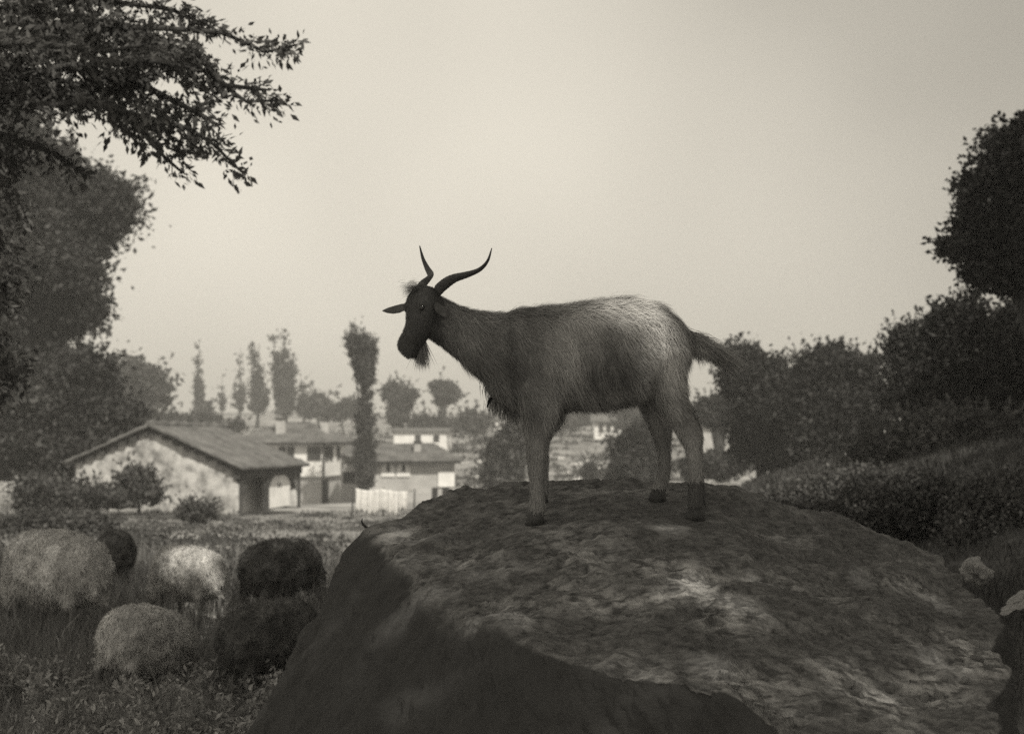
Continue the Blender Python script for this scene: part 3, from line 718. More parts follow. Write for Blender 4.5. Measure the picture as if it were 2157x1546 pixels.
def shed():
    d0 = 45.0
    bl_ = at(135, 1060, d0); br = at(503, 1070, d0)
    b = R(11.4)
    gx = np.array([math.cos(b), -math.sin(b), 0]); e = np.array([math.sin(b), math.cos(b), 0])
    W = (br - bl_)[0] / math.cos(b)
    o = np.array([br[0], d0, 0]) - gx * W            # left front corner on plan
    zg = at(500, 1073, d0)[2] - 0.25
    zL = at(135, 968, d0)[2]; zR = at(503, 980, d0)[2]; zA = at(307, 897, d0)[2]
    uA = (307 - 135) / (503 - 135)
    Ln = 5.6
    root = empty('stone_shed', (o + gx * W / 2) * [1, 1, 0] + [0, 0, zg], 'low stone shed with pale gable wall, sagging tile roof and timber porch', 'shed')
    G = lambda u, h, k=0.0: o + gx * W * u + e * k + np.array([0, 0, h])
    top = lambda u: (zL + (zA - zL) * u / uA if u < uA else zA + (zR - zA) * (u - uA) / (1 - uA)) - zg - 0.05
    wall_panel((G(0, zg), G(1, zg)), M['rubble'], 'gable_wall', root, 0.45, 0.07, 0.14, 3, top)
    wall_panel((G(1, zg, Ln), G(0, zg, Ln)), M['rubble'], 'rear_wall', root, 0.4, 0.05, 0.4, 4, lambda u: top(1 - u))
    wall_panel((G(0, zg, Ln), G(0, zg, 0.46)), M['rubble'], 'side_wall', root, 0.4, 0.05, 0.4, 5, lambda u: zL - zg - 0.08)
    rec = 0.62
    wall_panel((G(1, zg, 0.46) - gx * rec, G(1, zg, Ln - 0.41) - gx * rec), M['plaster'], 'porch_wall', root, 0.3, 0.03, 0.3, 6, lambda u: zR - zg + 0.15)
    ov, oe = 0.28, 0.30
    sl_r = (zR - zA) / (W * (1 - uA)); sl_l = (zL - zA) / (W * uA)
    # slopes with a sagging ridge
    ridge0 = G(uA, zA + 0.06, -ov); ridge1 = G(uA, zA - 0.03, Ln + ov)
    roof = roof_slope('roof', G(1, zR + sl_r * oe + 0.04, -ov) + gx * oe, G(1, zR + sl_r * oe + 0.02, Ln + ov) + gx * oe, ridge1, ridge0, M['tile'], root, 0.09, 0.24, 1)
    roof_slope('roof', G(0, zL + sl_l * oe + 0.04, Ln + ov) - gx * oe, G(0, zL + sl_l * oe + 0.04, -ov) - gx * oe, ridge0, ridge1, M['tile'], root, 0.09, 0.24, 2)
    rt = MB()
    npt = 15
    rt.tube([ridge0 + (ridge1 - ridge0) * i / npt + np.array([0, 0, 0.03 * (i % 2)]) for i in range(npt + 1)], [0.1 + 0.03 * (i % 2) for i in range(npt + 1)], 7)
    c = rt.build('ridge_tiles', M['tile'], roof); 
    # rough verge stones along both rakes
    for k in range(15):
        u = (k + 0.5) / 15
        m = MB()
        hh = top(u) + zg
        m.box(G(u - 0.026, hh - 0.16 - 0.03 * random.random(), -0.13 - 0.06 * random.random()), gx * W * 0.05, e * 0.2, (0, 0, 0.13 + 0.05 * random.random()))
        m.build('verge_board', M['timber'], root)
    # porch timber: posts, lintel, braces
    side = lambda k, h, out=0.0: G(1, h, k) + gx * out
    px = 0.2
    for k in (0.0, 2.3, Ln - 0.25):
        m = MB(); m.box(side(k, zg, -0.1), gx * 0.16, e * px, (0, 0, zR - zg - 0.2)); m.build('post', M['timber'], root)
    m = MB(); m.box(side(-0.1, zR - 0.42, -0.14), gx * 0.2, e * (Ln + 0.2), (0, 0, 0.34)); m.build('lintel', M['timber'], root)
    hgt = zR - 0.32 - zg
    def brace(k0, k1):
        m = MB()
        a0 = side(k0, zg + hgt * (0.12 if k0 < 1 else 0.3), -0.08); a1 = side(k1, zR - 0.32, -0.08)
        bx_ = side(k0, zR - 0.32, -0.08)
        steps = 6
        prev = None
        pts = []
        for i in range(steps + 1):
            t = i / steps
            p = a0 + (a1 - a0) * t + (bx_ - (a0 + a1) / 2) * 0.35 * math.sin(math.pi * t) 
            pts.append(p)
        vs = []
        for p in pts: vs += [p, p + gx * 0.08]
        c0, c1 = bx_, bx_ + gx * 0.08
        n0 = len(vs); vs += [c0, c1]
        f = []
        for i in range(steps):
            f.append((2 * i, 2 * i + 2, 2 * i + 3, 2 * i + 1))
            f.append((n0, 2 * i + 2, 2 * i)); f.append((n0 + 1, 2 * i + 1, 2 * i + 3))
        f.append((0, 1, n0 + 1, n0)); f.append((2 * steps, n0, n0 + 1, 2 * steps + 1))
        m.raw(vs, f); m.build('brace', M['timber'], root)
    brace(0.2, 1.75); brace(2.3, 1.8); brace(2.5, 3.55); brace(Ln - 0.25, 3.75)
    # white double door in the porch wall
    for k in (2.75, 3.85):
        m = MB(); m.box(G(1, zg + 0.12, k) - gx * 0.15, e * 1.06, gx * 0.05, (0, 0, zR - zg - 0.55))
        dd = m.build('door', M['whitewash'], root)
        h = MB(); h.box(G(1, zg + 0.8, k + (0.92 if k < 3 else 0.08)) - gx * 0.099, e * 0.05, gx * 0.03, (0, 0, 0.14)); h.build('handle', M['timber'], dd)
shed()

def local_house(px, py, d, yaw):
    o = at(px, py, d); b = R(yaw)
    u = np.array([-math.cos(b), math.sin(b), 0]); v = np.array([math.sin(b), math.cos(b), 0])
    return o, u, v
def window(root, o, w, n, h0, width, height, rec=0.06, surround=None, bars=True):
    """window on a face: o = lower left on the face, w = along the face, n = outward"""
    Z = np.array([0, 0, 1.0])
    f = MB(); t = 0.07
    p = o + Z * h0 + n * 0.004
    f.box(p - w * t, w * t, n * 0.06, Z * height); f.box(p + w * width, w * t, n * 0.06, Z * height)
    f.box(p - w * t + Z * height, w * (width + 2 * t), n * 0.06, Z * t); f.box(p - w * t - Z * t, w * (width + 2 * t), n * 0.09, Z * t)
    if bars:
        f.box(p + w * (width / 2 - 0.02), w * 0.04, n * 0.035, Z * height); f.box(p + Z * height * 0.55 + n * 0.001, w * width, n * 0.03, Z * 0.04)
    fr = f.build('window', surround or M['timber'], root)
    g = MB(); g.box(p, w * width, n * 0.012, Z * height); g.build('pane', M['glass'], fr)
    return fr
def chimney(root, c, w, h, mat):
    Z = np.array([0, 0, 1.0])
    m = MB(); m.box(c - np.array([w / 2, w / 2, 0.6]), (w, 0, 0), (0, w, 0), Z * (h + 0.6)); ch = m.build('chimney', mat, root)
    k = MB(); k.box(c + np.array([-w * 0.65, -w * 0.65, h + 0.002]), (w * 1.3, 0, 0), (0, w * 1.3, 0), Z * 0.12); k.build('chimney_cap', M['timber'], ch)

def two_storey_house():
    o, u, v = local_house(677, 1074, 92, 12)
    Z = np.array([0, 0, 1.0])
    k = mpp(92)
    A, B = 165 * k / math.cos(R(12)), 4.6
    h1, h2 = (1074 - 1004) * k, (1074 - 932) * k
    root = empty('two_storey_house', o, 'two storey house with white jettied upper floor and hipped tile roof', 'house')
    lo = MB(); lo.box(o - Z * 0.4, u * A, v * B, Z * (h1 + 0.4)); lo.build('stone_storey', M['plaster'], root)
    j = 0.22
    # upper floor: white bay by the corner and a recessed, darker gallery at the left
    up = MB(); up.box(o - u * j - v * j + Z * (h1 + 0.003), u * (A * 0.82 + j), v * (B + j), Z * (h2 - h1 - 0.01)); upo = up.build('upper_storey', M['whitewash'], root)
    ga = MB(); ga.box(o + u * (A * 0.82 + 0.003) + v * 0.9 + Z * (h1 + 0.003), u * (A * 0.18), v * (B - 0.9), Z * (h2 - h1 - 0.01)); ga.build('gallery_wall', M['timber'], root)
    fl = MB(); fl.box(o + u * (A * 0.82 + 0.003) - v * 0.1 + Z * (h1 + 0.003), u * (A * 0.18), v * 0.99, Z * 0.1); fl.build('gallery_floor', M['timber'], root)
    # roof, hipped
    ov = 0.5
    e0 = o - u * (j + ov) - v * (j + ov); e1 = o + u * (A + ov) - v * (j + ov); e2 = o + u * (A + ov) + v * (B + ov); e3 = o - u * (j + ov) + v * (B + ov)
    zt = Z * h2; rise = 1.3
    r0 = o + u * (A * 0.32) + v * B * 0.5 + Z * (h2 + rise); r1 = o + u * (A * 0.72) + v * B * 0.5 + Z * (h2 + rise)
    roof = roof_slope('roof', e1 + zt, e0 + zt, r0, r1, M['tile'], root, 0.12, 0.28, 11)
    roof_slope('roof', e0 + zt, e3 + zt, r0 + v * 0.01, r0, M['tile'], root, 0.12, 0.28, 12)
    roof_slope('roof', e2 + zt, e1 + zt, r1, r1 + v * 0.01, M['tile'], root, 0.12, 0.28, 13)
    roof_slope('roof', e3 + zt, e2 + zt, r1 + v * 0.01, r0 + v * 0.01, M['tile'], root, 0.12, 0.28, 14)
    so = MB(); so.box(e0 + zt - Z * 0.17 + u * 0.02 + v * 0.02, (e1 - e0) - u * 0.04, (e3 - e0) - v * 0.04, Z * 0.04); so.build('soffit', M['timber'], root)
    chimney(root, o + u * A * 0.60 + v * (B * 0.18) + Z * (h2 + 0.55), 0.62, 0.95, M['plaster'])
    chimney(root, o + u * A * 0.10 + v * (B * 0.45) + Z * (h2 + 0.9), 0.5, 0.5, M['plaster'])
    face = o - v * j - u * j
    for s in (0.25, 0.72, 2.1, 2.7):
        window(root, face + u * s, u, -v, h1 + 1.15, 0.33, 0.72)
    face2 = o - u * j - v * j
    for s in (0.35, 1.15, 2.6):
        window(root, face2 + v * s, v, -u, h1 + 1.15, 0.42, 0.72)
    cp = MB(); cp.box(face - v * 0.05 - u * 0.05 + Z * (h1 + 0.02), u * 0.12, v * 0.12, Z * (h2 - h1 - 0.05)); cp.build('corner_post', M['timber'], root)
    dr = MB(); dr.box(o - u * 0.03 + v * 0.12 + Z * 0.002, -u * 0.04, v * 1.1, Z * (h1 - 0.25)); dr.build('door', M['dark'], root)
    # stone buttress at the foot of the corner
    return root
two_storey_house()

def low_house():
    d = 87
    k = mpp(d)
    o, u, v = local_house(958, 1078, d, -4)
    Z = np.array([0, 0, 1.0])
    A, B = 205 * k, 4.0
    h = (1078 - 970) * k
    root = empty('low_house', o, 'long low grey house with arched white windows behind the clothesline', 'house')
    m = MB(); m.box(o - Z * 0.4, u * A, v * B, Z * (h + 0.4)); m.build('wall', M['plaster'], root)
    bp = MB(); bp.box(o + Z * 1.55 - v * 0.12 + u * 0.03, u * 1.0, v * 0.117, Z * 0.95); bp.build('bay_panel', M['whitewash'], root)
    ov = 0.65
    zt = Z * h
    e0 = o - u * ov * 0.6 - v * ov; e1 = o + u * (A + ov) - v * ov; e2 = o + u * (A + ov) + v * (B + ov); e3 = o - u * ov * 0.6 + v * (B + ov)
    r0 = o + u * 1.3 + v * B / 2 + Z * (h + 1.0); r1 = o + u * (A - 1.6) + v * B / 2 + Z * (h + 1.0)
    roof_slope('roof', e1 + zt, e0 + zt, r0, r1, M['tile'], root, 0.12, 0.28, 21)
    roof_slope('roof', e0 + zt, e3 + zt, r0 + v * 0.01, r0, M['tile'], root, 0.12, 0.28, 22)
    roof_slope('roof', e2 + zt, e1 + zt, r1, r1 + v * 0.01, M['tile'], root, 0.12, 0.28, 23)
    roof_slope('roof', e3 + zt, e2 + zt, r1 + v * 0.01, r0 + v * 0.01, M['tile'], root, 0.12, 0.28, 24)
    so = MB(); so.box(e0 + zt - Z * 0.19 + u * 0.02 + v * 0.02, (e1 - e0) - u * 0.04, (e3 - e0) - v * 0.04, Z * 0.04); so.build('soffit', M['timber'], root)
    chimney(root, o + u * 78 * k + v * 0.9 + Z * (h + 0.5), 0.42, 0.55, M['plaster'])
    # two windows in white arched surrounds
    for px in (850, 818):
        s = (958 - px) * k
        c = o + u * s - v * 0.004 + Z * (1078 - 1004) * k
        w, hh = 0.42, 0.75
        m = MB()
        pts = [(-w, 0), (w, 0), (w, hh * 0.6)] + [(w * math.cos(a), hh * 0.6 + w * 0.9 * math.sin(a)) for a in np.linspace(0.3, math.pi - 0.3, 7)] + [(-w, hh * 0.6)]
        n = len(pts)
        vs = [c + u * a + Z * b_ for a, b_ in pts] + [c + u * a + Z * b_ - v * 0.09 for a, b_ in pts]
        m.raw(vs, [tuple(range(n)), tuple(range(2 * n - 1, n - 1, -1))] + [(i, n + i, n + (i + 1) % n, (i + 1) % n) for i in range(n)])
        wn_ = m.build('window', M['whitewash'], root)
        g = MB(); g.box(c - v * 0.11 - u * 0.12 + Z * 0.3, u * 0.2, v * 0.019, Z * 0.58); g.build('pane', M['dark'], wn_)
    dr = MB(); dr.box(o + u * 1.05 - v * 0.05 + Z * 0.6, u * 0.35, v * 0.048, Z * 0.9); dr.build('door', M['dark'], root)
    wd = MB(); wd.box(o + u * 0.35 - v * 0.05 + Z * 0.95, u * 0.42, v * 0.048, Z * 0.55); wd.build('window', M['dark'], root)
    return root
low_house()

def outbuilding():
    d = 90
    k = mpp(d)
    o, u, v = local_house(765, 1074, d, 4)
    Z = np.array([0, 0, 1.0])
    root = empty('outbuilding', o, 'small lean-to outbuilding with a dark opening between house and poplar', 'outbuilding')
    A, h = 48 * k, (1074 - 962) * k
    m = MB(); m.box(o - Z * 0.4, u * A, v * 2.6, Z * (h + 0.4)); m.build('wall', M['plaster'], root)
    op = MB(); op.box(o + u * 0.55 - v * 0.03 + Z * (1074 - 1018) * k, u * 0.75, v * 0.028, Z * 0.72); op.build('window', M['dark'], root)
    rs = roof_slope('roof', o + u * (A - 0.0) - v * 0.4 + Z * h, o - u * 0.2 - v * 0.4 + Z * h, o - u * 0.2 + v * 2.9 + Z * (h + 0.75), o + u * (A - 0.0) + v * 2.9 + Z * (h + 0.75), M['tile'], root, 0.1, 0.28, 31)
outbuilding()

def simple_house(name, label, px0, px1, py_base, py_eave, py_ridge, d, depth, yaw=4, mat='whitewash', cat='house', wins=(), roofmat='tile', over=0.4):
    k = mpp(d)
    o, u, v = local_house(px1, py_base, d, yaw)
    Z = np.array([0, 0, 1.0])
    A, h = (px1 - px0) * k, (py_base - py_eave) * k
    root = empty(name, o, label, cat)
    m = MB(); m.box(o - Z * 1.2, u * A, v * depth, Z * (h + 1.2)); m.build('wall', M[mat], root)
    rise = (py_eave - py_ridge) * k
    e0 = o - u * over - v * over + Z * h; e1 = o + u * (A + over) - v * over + Z * h
    r0 = o - u * over + v * depth / 2 + Z * (h + rise); r1 = o + u * (A + over) + v * depth / 2 + Z * (h + rise)
    f0 = o - u * over + v * (depth + over) + Z * h; f1 = o + u * (A + over) + v * (depth + over) + Z * h
    roof_slope('roof', e1, e0, r0, r1, M[roofmat], root, 0.12, 0.4, 41)
    roof_slope('roof', f0, f1, r1, r0, M[roofmat], root, 0.12, 0.4, 42)
    gm = MB()
    for q in (o - u * 0.002, o + u * (A + 0.002)):
        gm.raw([q + Z * h, q + v * depth + Z * h, q + v * depth / 2 + Z * (h + rise * 0.93)], [(0, 1, 2)])
    gm.build('gable', M[mat], root)
    for (a, b_, w, hh) in wins:
        window(root, o + u * A * a, u, -v, h * b_, w, hh)
    return root
simple_house('long_house', 'long white far house with thin dark roof on the hillside', 829, 941, 940, 908, 902, 150, 5, 3, wins=((0.15, 0.35, 0.5, 0.6), (0.5, 0.35, 0.5, 0.6)), over=0.3)
simple_house('white_cottage', 'small white far cottage with row of windows, seen under the goat', 1252, 1308, 918, 888, 866, 170, 4.5, 6, wins=((0.12, 0.3, 0.42, 0.95), (0.40, 0.3, 0.42, 0.95), (0.68, 0.3, 0.42, 0.95)), over=0.5)
simple_house('pale_cottage', 'pale far cottage half hidden behind the thick trunked tree', 1478, 1566, 944, 898, 884, 125, 5, 5, mat='plaster', wins=((0.2, 0.35, 0.5, 0.8),), over=0.4)
simple_house('pale_cottage', 'tiny pale far cottage showing between the goat chest and front leg', 1020, 1052, 910, 884, 874, 190, 4, 5, wins=((0.35, 0.35, 0.5, 0.8),), over=0.3)

# low pale wall at the foot of the right-hand trees
w0, w1 = at(1440, 1022, 46), at(1552, 1024, 44)
wroot = empty('field_wall', (w0 + w1) / 2, 'low pale stone wall crossing behind the goat hind legs', 'wall')
for i in range(9):
    a = w0 + (w1 - w0) * i / 9; b_ = w0 + (w1 - w0) * (i + 0.97) / 9
    m = MB(); hgt = 0.42 + 0.04 * random.random()
    dirv = b_ - a
    m.box(a + np.array([0, 0, -0.35]), dirv, (0, 0.3, 0), (0, 0, hgt)); m.build('stone', M['pale_stone'], wroot)

# clothesline with white cloths
def clothesline():
    d = 40.0
    a, b_ = at(742, 1028, d), at(872, 1034, d)
    root = empty('clothesline', (a + b_) / 2 * [1, 1, 0] + [0, 0, ground_z((a[0] + b_[0]) / 2, d)], 'low clothesline on timber poles left of the boulder', 'clothesline')
    for p in (a, (a + b_) / 2, b_):
        m = MB(); m.tube([(p[0], p[1], ground_z(p[0], p[1]) - 0.1), (p[0] + 0.02, p[1], p[2] + 0.06)], [0.03, 0.022], 6); m.build('pole', M['timber'], root, True)
    m = MB()
    pts = [a + (b_ - a) * t + np.array([0, 0, -0.05 * math.sin(2 * math.pi * t) ** 2]) for t in np.linspace(0, 1, 21)]
    m.tube(pts, [0.008] * 21, 5); m.build('line', M['rope'], root)
    spans = [(0.06, 0.26, 0.62, 'widest white cloth at the left end of the clothesline'), (0.265, 0.43, 0.66, 'long white cloth second from the left on the clothesline'),
             (0.435, 0.58, 0.58, 'short white cloth in the middle of the clothesline'), (0.585, 0.74, 0.64, 'white cloth right of the middle of the clothesline'), (0.745, 0.9, 0.5, 'shortest white cloth at the right end of the clothesline')]
    for j, (t0, t1, ln, lab) in enumerate(spans):
        nu, nv = 28, 10
        U, V = np.meshgrid(np.linspace(t0, t1, nu), np.linspace(0, 1, nv), indexing='ij')
        P = a + U[..., None] * (b_ - a)
        P[..., 2] += -0.05 * np.sin(2 * np.pi * U) ** 2 - V * (ln + 0.04 * np.sin(U * 70 + j)) + 0.012
        P[..., 1] += 0.05 * V * np.sin(U * 150 + j * 2) + 0.02 * np.sin(U * 60) - 0.014
        idx = np.arange(nu * nv).reshape(nu, nv)
        q = np.stack([idx[:-1, :-1], idx[1:, :-1], idx[1:, 1:], idx[:-1, 1:]], -1).reshape(-1, 4)
        o = add('hanging_cloth', np_mesh('hanging_cloth', P.reshape(-1, 3), q, M['cloth'], True))
        so = o.modifiers.new('thick', 'SOLIDIFY'); so.thickness = 0.006
        tag(o, lab, 'cloth', 'white cloths on the clothesline')
clothesline()

# pale stones strewn over the sunny field
def stone_mesh(seed, rough=0.25):
    r = np.random.default_rng(seed)
    n1, n2 = (9, 12) if rough < 0.5 else (22, 32)
    th = np.linspace(0.12, math.pi - 0.12, n1); ph = np.linspace(0, 2 * math.pi, n2, endpoint=False)
    T, Ph = np.meshgrid(th, ph, indexing='ij')
    v = np.stack([np.sin(T) * np.cos(Ph), np.sin(T) * np.sin(Ph), np.cos(T) * 0.7], -1).reshape(-1, 3)
    v *= (1 + rough * fbm(v * 1.6 + seed * 3.1, 3, seed))[:, None]
    idx = np.arange(n1 * n2).reshape(n1, n2)
    f = [tuple(int(q) for q in (idx[i, j], idx[i + 1, j], idx[i + 1, (j + 1) % n2], idx[i, (j + 1) % n2])) for i in range(n1 - 1) for j in range(n2)]
    f.append(tuple(int(q) for q in idx[0])); f.append(tuple(int(q) for q in idx[-1][::-1]))
    me = bpy.data.meshes.new('stone'); me.from_pydata([tuple(p) for p in v], [], f); me.materials.append(M['pale_stone'])
    for p in me.polygons: p.use_smooth = True
    return me
SM = [stone_mesh(i) for i in range(4)]
for i, (px, py, d, s) in enumerate([(1175, 955, 140, .5), (1195, 985, 122, .45), (1215, 968, 132, .6), (1240, 960, 136, .8), (1262, 972, 128, .5), (1180, 1003, 114, .5), (1205, 1010, 110, .55), (1225, 995, 116, .6), (1265, 1012, 108, .7), (1285, 990, 118, .5), (1170, 1018, 107, .6), (1195, 1025, 105, .5), (1228, 1020, 106, .45), (1290, 1020, 106, .6), (1015, 960, 135, .5), (1010, 985, 120, .45)]):
    o = add('field_stone', SM[i % 4])
    p = at(px, py, d)
    o.location = (p[0], d, ground_z(p[0], d) + 0.1 * s); o.scale = (s * 1.5, s, s * 0.8); o.rotation_euler = (0, 0, i * 1.3)
    tag(o, 'pale stone lying in the sunny field beyond the boulder', 'stone', 'pale stones strewn over the sunny field')

# ------------------------------------------------------------------ boulder
OUT = [(768, 1108, 5.0), (812, 1150, 4.75), (870, 1200, 4.5), (950, 1275, 4.2), (1060, 1335, 3.9), (1130, 1372, 3.75), (1300, 1412, 3.55), (1440, 1425, 3.45), (1560, 1470, 3.3), (1640, 1530, 3.15),
       (1800, 1640, 2.9), (2000, 1660, 3.0), (2085, 1480, 3.7), (2095, 1370, 4.3), (2045, 1225, 4.9), (1900, 1142, 5.4), (1700, 1106, 5.65), (1500, 1080, 5.7), (1360, 1056, 5.6), (1200, 1029, 5.5), (1100, 1016, 5.4), (980, 1026, 5.35), (900, 1052, 5.25), (830, 1092, 5.1)]
def plane_z(x, y): return EYE - 0.31 + 0.235 * (y - 4.72) - 0.22 * np.clip(x - 0.72, 0, 9) - 0.12 * np.clip(0.0 - x, 0, 9)
def boulder():
    O = np.array([at(*q) for q in OUT])
    C = np.array([0.5, 4.55])
    ang = np.arctan2(O[:, 1] - C[1], O[:, 0] - C[0])
    order = np.argsort(ang)
    ang, Oo = ang[order], O[order]
    NA = 860
    th = np.linspace(-math.pi, math.pi, NA, endpoint=False)
    ap = np.concatenate([ang - 2 * math.pi, ang, ang + 2 * math.pi])
    def per(vals):
        return np.interp(th, ap, np.concatenate([vals] * 3))
    rad = per(np.hypot(Oo[:, 0] - C[0], Oo[:, 1] - C[1])); ez = per(Oo[:, 2])
    dirs = np.stack([np.cos(th), np.sin(th)], -1)
    edge = C + dirs * rad[:, None]
    rows = []
    NT, NS = 250, 100
    for t in np.linspace(0.0, 1.0, NT):
        xy = C + (edge - C) * t
        z = plane_z(xy[:, 0], xy[:, 1]) * (1 - t ** 2.5) + ez * t ** 2.5
        rows.append(np.column_stack([xy, z]))
    leftn0 = sstep(0.35, 0.9, -dirs[:, 0])
    for s in np.linspace(0, 1, NS + 1)[1:]:
        out = 0.50 * s ** 0.85 + 0.30 * leftn0 * s ** 0.9
        drop = 1.35 * s
        front = np.clip(-dirs[:, 1], 0, 1) 
        leftn = np.clip(-dirs[:, 0], 0, 1)
        k = 0.35 + 0.65 * leftn
        k = k * (1 - 0.75 * front * (1 - leftn))
        xy = edge + dirs * (out * k)[:, None]
        rows.append(np.column_stack([xy, ez - drop]))
    Vg = np.array(rows)
    nr_, nc_ = Vg.shape[:2]
    def soften(A, w, times):
        for _ in range(times):
            pad = np.concatenate([np.repeat(A[:1], w, 0), A, np.repeat(A[-1:], w, 0)])
            A = sum(pad[k:k + len(A)] for k in range(2 * w + 1)) / (2 * w + 1)
        return A
    keep0 = Vg[:20].copy()
    Vg = soften(Vg, 2, 3)                           # worn, rounded edge between top and sides
    Vg[:20] = keep0
    # normals by differences
    du = np.gradient(Vg, axis=0); dv = np.roll(Vg, -1, 1) - np.roll(Vg, 1, 1)
    N = np.cross(du, dv); N /= np.linalg.norm(N, axis=2, keepdims=True) + 1e-9
    N[:2] = [0, 0, 1]
    if N[NT // 2, 0, 2] < 0: N = -N
    N[3:] = soften(N, 3, 3)[3:]; N /= np.linalg.norm(N, axis=2, keepdims=True) + 1e-9
    topside = sstep(0.60, 0.76, N[..., 2].ravel() + 0.10 * fbm(Vg.reshape(-1, 3) * 9, 3, 29))  # mask that paints the sides darker in place of shade
    P = Vg.reshape(-1, 3)
    ca, sa = math.cos(R(-25)), math.sin(R(-25))
    Q = np.column_stack([P[:, 0] * ca - P[:, 1] * sa, (P[:, 0] * sa + P[:, 1] * ca) * 2.0, P[:, 2] * 2.0])
    big = fbm(P * 2.2, 3, 21) * 0.055
    mid = fbm(Q * 5.0, 4, 22, 0.6) * 0.036
    led = fbm(Q * 2.4, 3, 24); led = (np.floor(led * 9) + sstep(0.35, 0.65, led * 9 - np.floor(led * 9))) / 9 * 0.05
    fine = fbm(Q * 22, 4, 23, 0.6) * 0.014
    disp = big * 0.7 + mid + led + fine
    foot = np.zeros(len(P))
    for fx, fy in ((0.085, 4.73), (0.12, 4.95), (0.62, 4.73), (0.50, 4.95)):
        foot = np.maximum(foot, np.exp(-(((P[:, 0] - fx) / 0.16) ** 2 + ((P[:, 1] - fy) / 0.2) ** 2)))
    corner = np.exp(-(((P[:, 0] + 0.50) / 0.12) ** 2 + ((P[:, 1] - 5.0) / 0.25) ** 2))
    disp = disp * (1 - 0.75 * np.maximum(foot, corner)) - 0.004
    P = P + N.reshape(-1, 3) * disp[:, None]
    idx = np.arange(nr_ * nc_).reshape(nr_, nc_)
    nxt = np.roll(idx, -1, 1)
    q = np.stack([idx[:-1], idx[1:], nxt[1:], nxt[:-1]], -1).reshape(-1, 4)
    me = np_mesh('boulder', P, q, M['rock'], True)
    SP = [(1450, 1225, 60, 1.0), (1520, 1290, 60, 1.0), (1400, 1260, 40, .8), (1240, 1265, 45, .7), (1320, 1265, 40, .9), (1085, 1275, 40, .5), (1210, 1165, 50, .6), (1560, 1440, 50, .9), (1620, 1480, 50, 1.0), (1770, 1415, 40, 1.0), (1660, 1440, 40, .6), (1950, 1450, 50, 1.0), (2050, 1380, 50, 1.0), (2000, 1340, 30, .8), (1890, 1225, 35, .7), (1000, 1180, 50, .4), (1300, 1130, 60, .35), (1850, 1480, 60, .8), (1350, 1420, 60, .4), (840, 1120, 40, .2), (600, 1370, 30, .5)]  # pale spots placed by hand on the boulder
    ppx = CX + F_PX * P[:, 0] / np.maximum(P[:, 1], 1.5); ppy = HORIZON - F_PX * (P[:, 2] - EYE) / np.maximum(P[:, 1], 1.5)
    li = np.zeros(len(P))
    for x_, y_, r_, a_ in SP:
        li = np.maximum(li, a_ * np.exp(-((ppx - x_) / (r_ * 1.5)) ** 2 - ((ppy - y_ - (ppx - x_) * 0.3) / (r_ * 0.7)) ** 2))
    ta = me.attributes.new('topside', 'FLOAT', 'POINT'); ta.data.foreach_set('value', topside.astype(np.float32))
    la = me.attributes.new('pale_spots', 'FLOAT', 'POINT'); la.data.foreach_set('value', li.astype(np.float32))
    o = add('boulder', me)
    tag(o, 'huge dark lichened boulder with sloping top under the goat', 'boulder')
    return o, P, q
boulder_o, BP, BQ = boulder()
bvh = BVHTree.FromPolygons([Vector(p) for p in BP], [tuple(int(i) for i in f) for f in BQ])
def rock_z(x, y):
    h = bvh.ray_cast(Vector((x, y, 5)), Vector((0, 0, -1)))
    return h[0].z if h[0] else ground_z(x, y)
PEB = []
for q_ in SM:
    c_ = q_.copy(); c_.materials.clear(); c_.materials.append(M['dull_stone']); PEB.append(c_)
# embedded pebbles at the right-hand end
for i, (px, py, s) in enumerate([(2005, 1340, .022), (2035, 1345, .02), (2055, 1385, .022), (2015, 1400, .016), (1945, 1470, .02), (1975, 1465, .024), (2060, 1360, .028), (1990, 1430, .014), (2030, 1430, .018), (1780, 1440, .02), (1800, 1450, .018), (1930, 1412, .013)]):
    dv = Vector(at(px, py, 1.0)) - Vector((0, 0, EYE))
    h = bvh.ray_cast(Vector((0, 0, EYE)), dv.normalized())
    if h[0]:
        o = bpy.data.objects.new('stone', PEB[i % 4]); col.objects.link(o); o.parent = boulder_o
        o.location = h[0] - Vector((0, 0, s * 0.25)); o.scale = (s * 1.3, s * 0.9, s * 0.8); o.rotation_euler = (0.3 * i, 0.4, i)
# pale stones past the right end; jagged one stands in for a sunlit patch
for px, py, d, s, lab in [(2062, 1205, 6.4, (0.062, 0.05, 0.07), 'pale jagged stone in place of a sunlit patch right of the boulder'), (2140, 1268, 6.2, (0.07, 0.04, 0.016), 'pale flat stone at the right edge of the bank')]:
    p = at(px, py, d)
    o = add('bank_stone', stone_mesh(77 if s[2] > .05 else 78, 1.1))
    o.data.materials.clear(); o.data.materials.append(M['dull_pale'])
    o.location = p; o.scale = s; o.rotation_euler = (0.2, -0.5 if s[2] < .05 else 0.3, 0.4)
    tag(o, lab, 'stone')

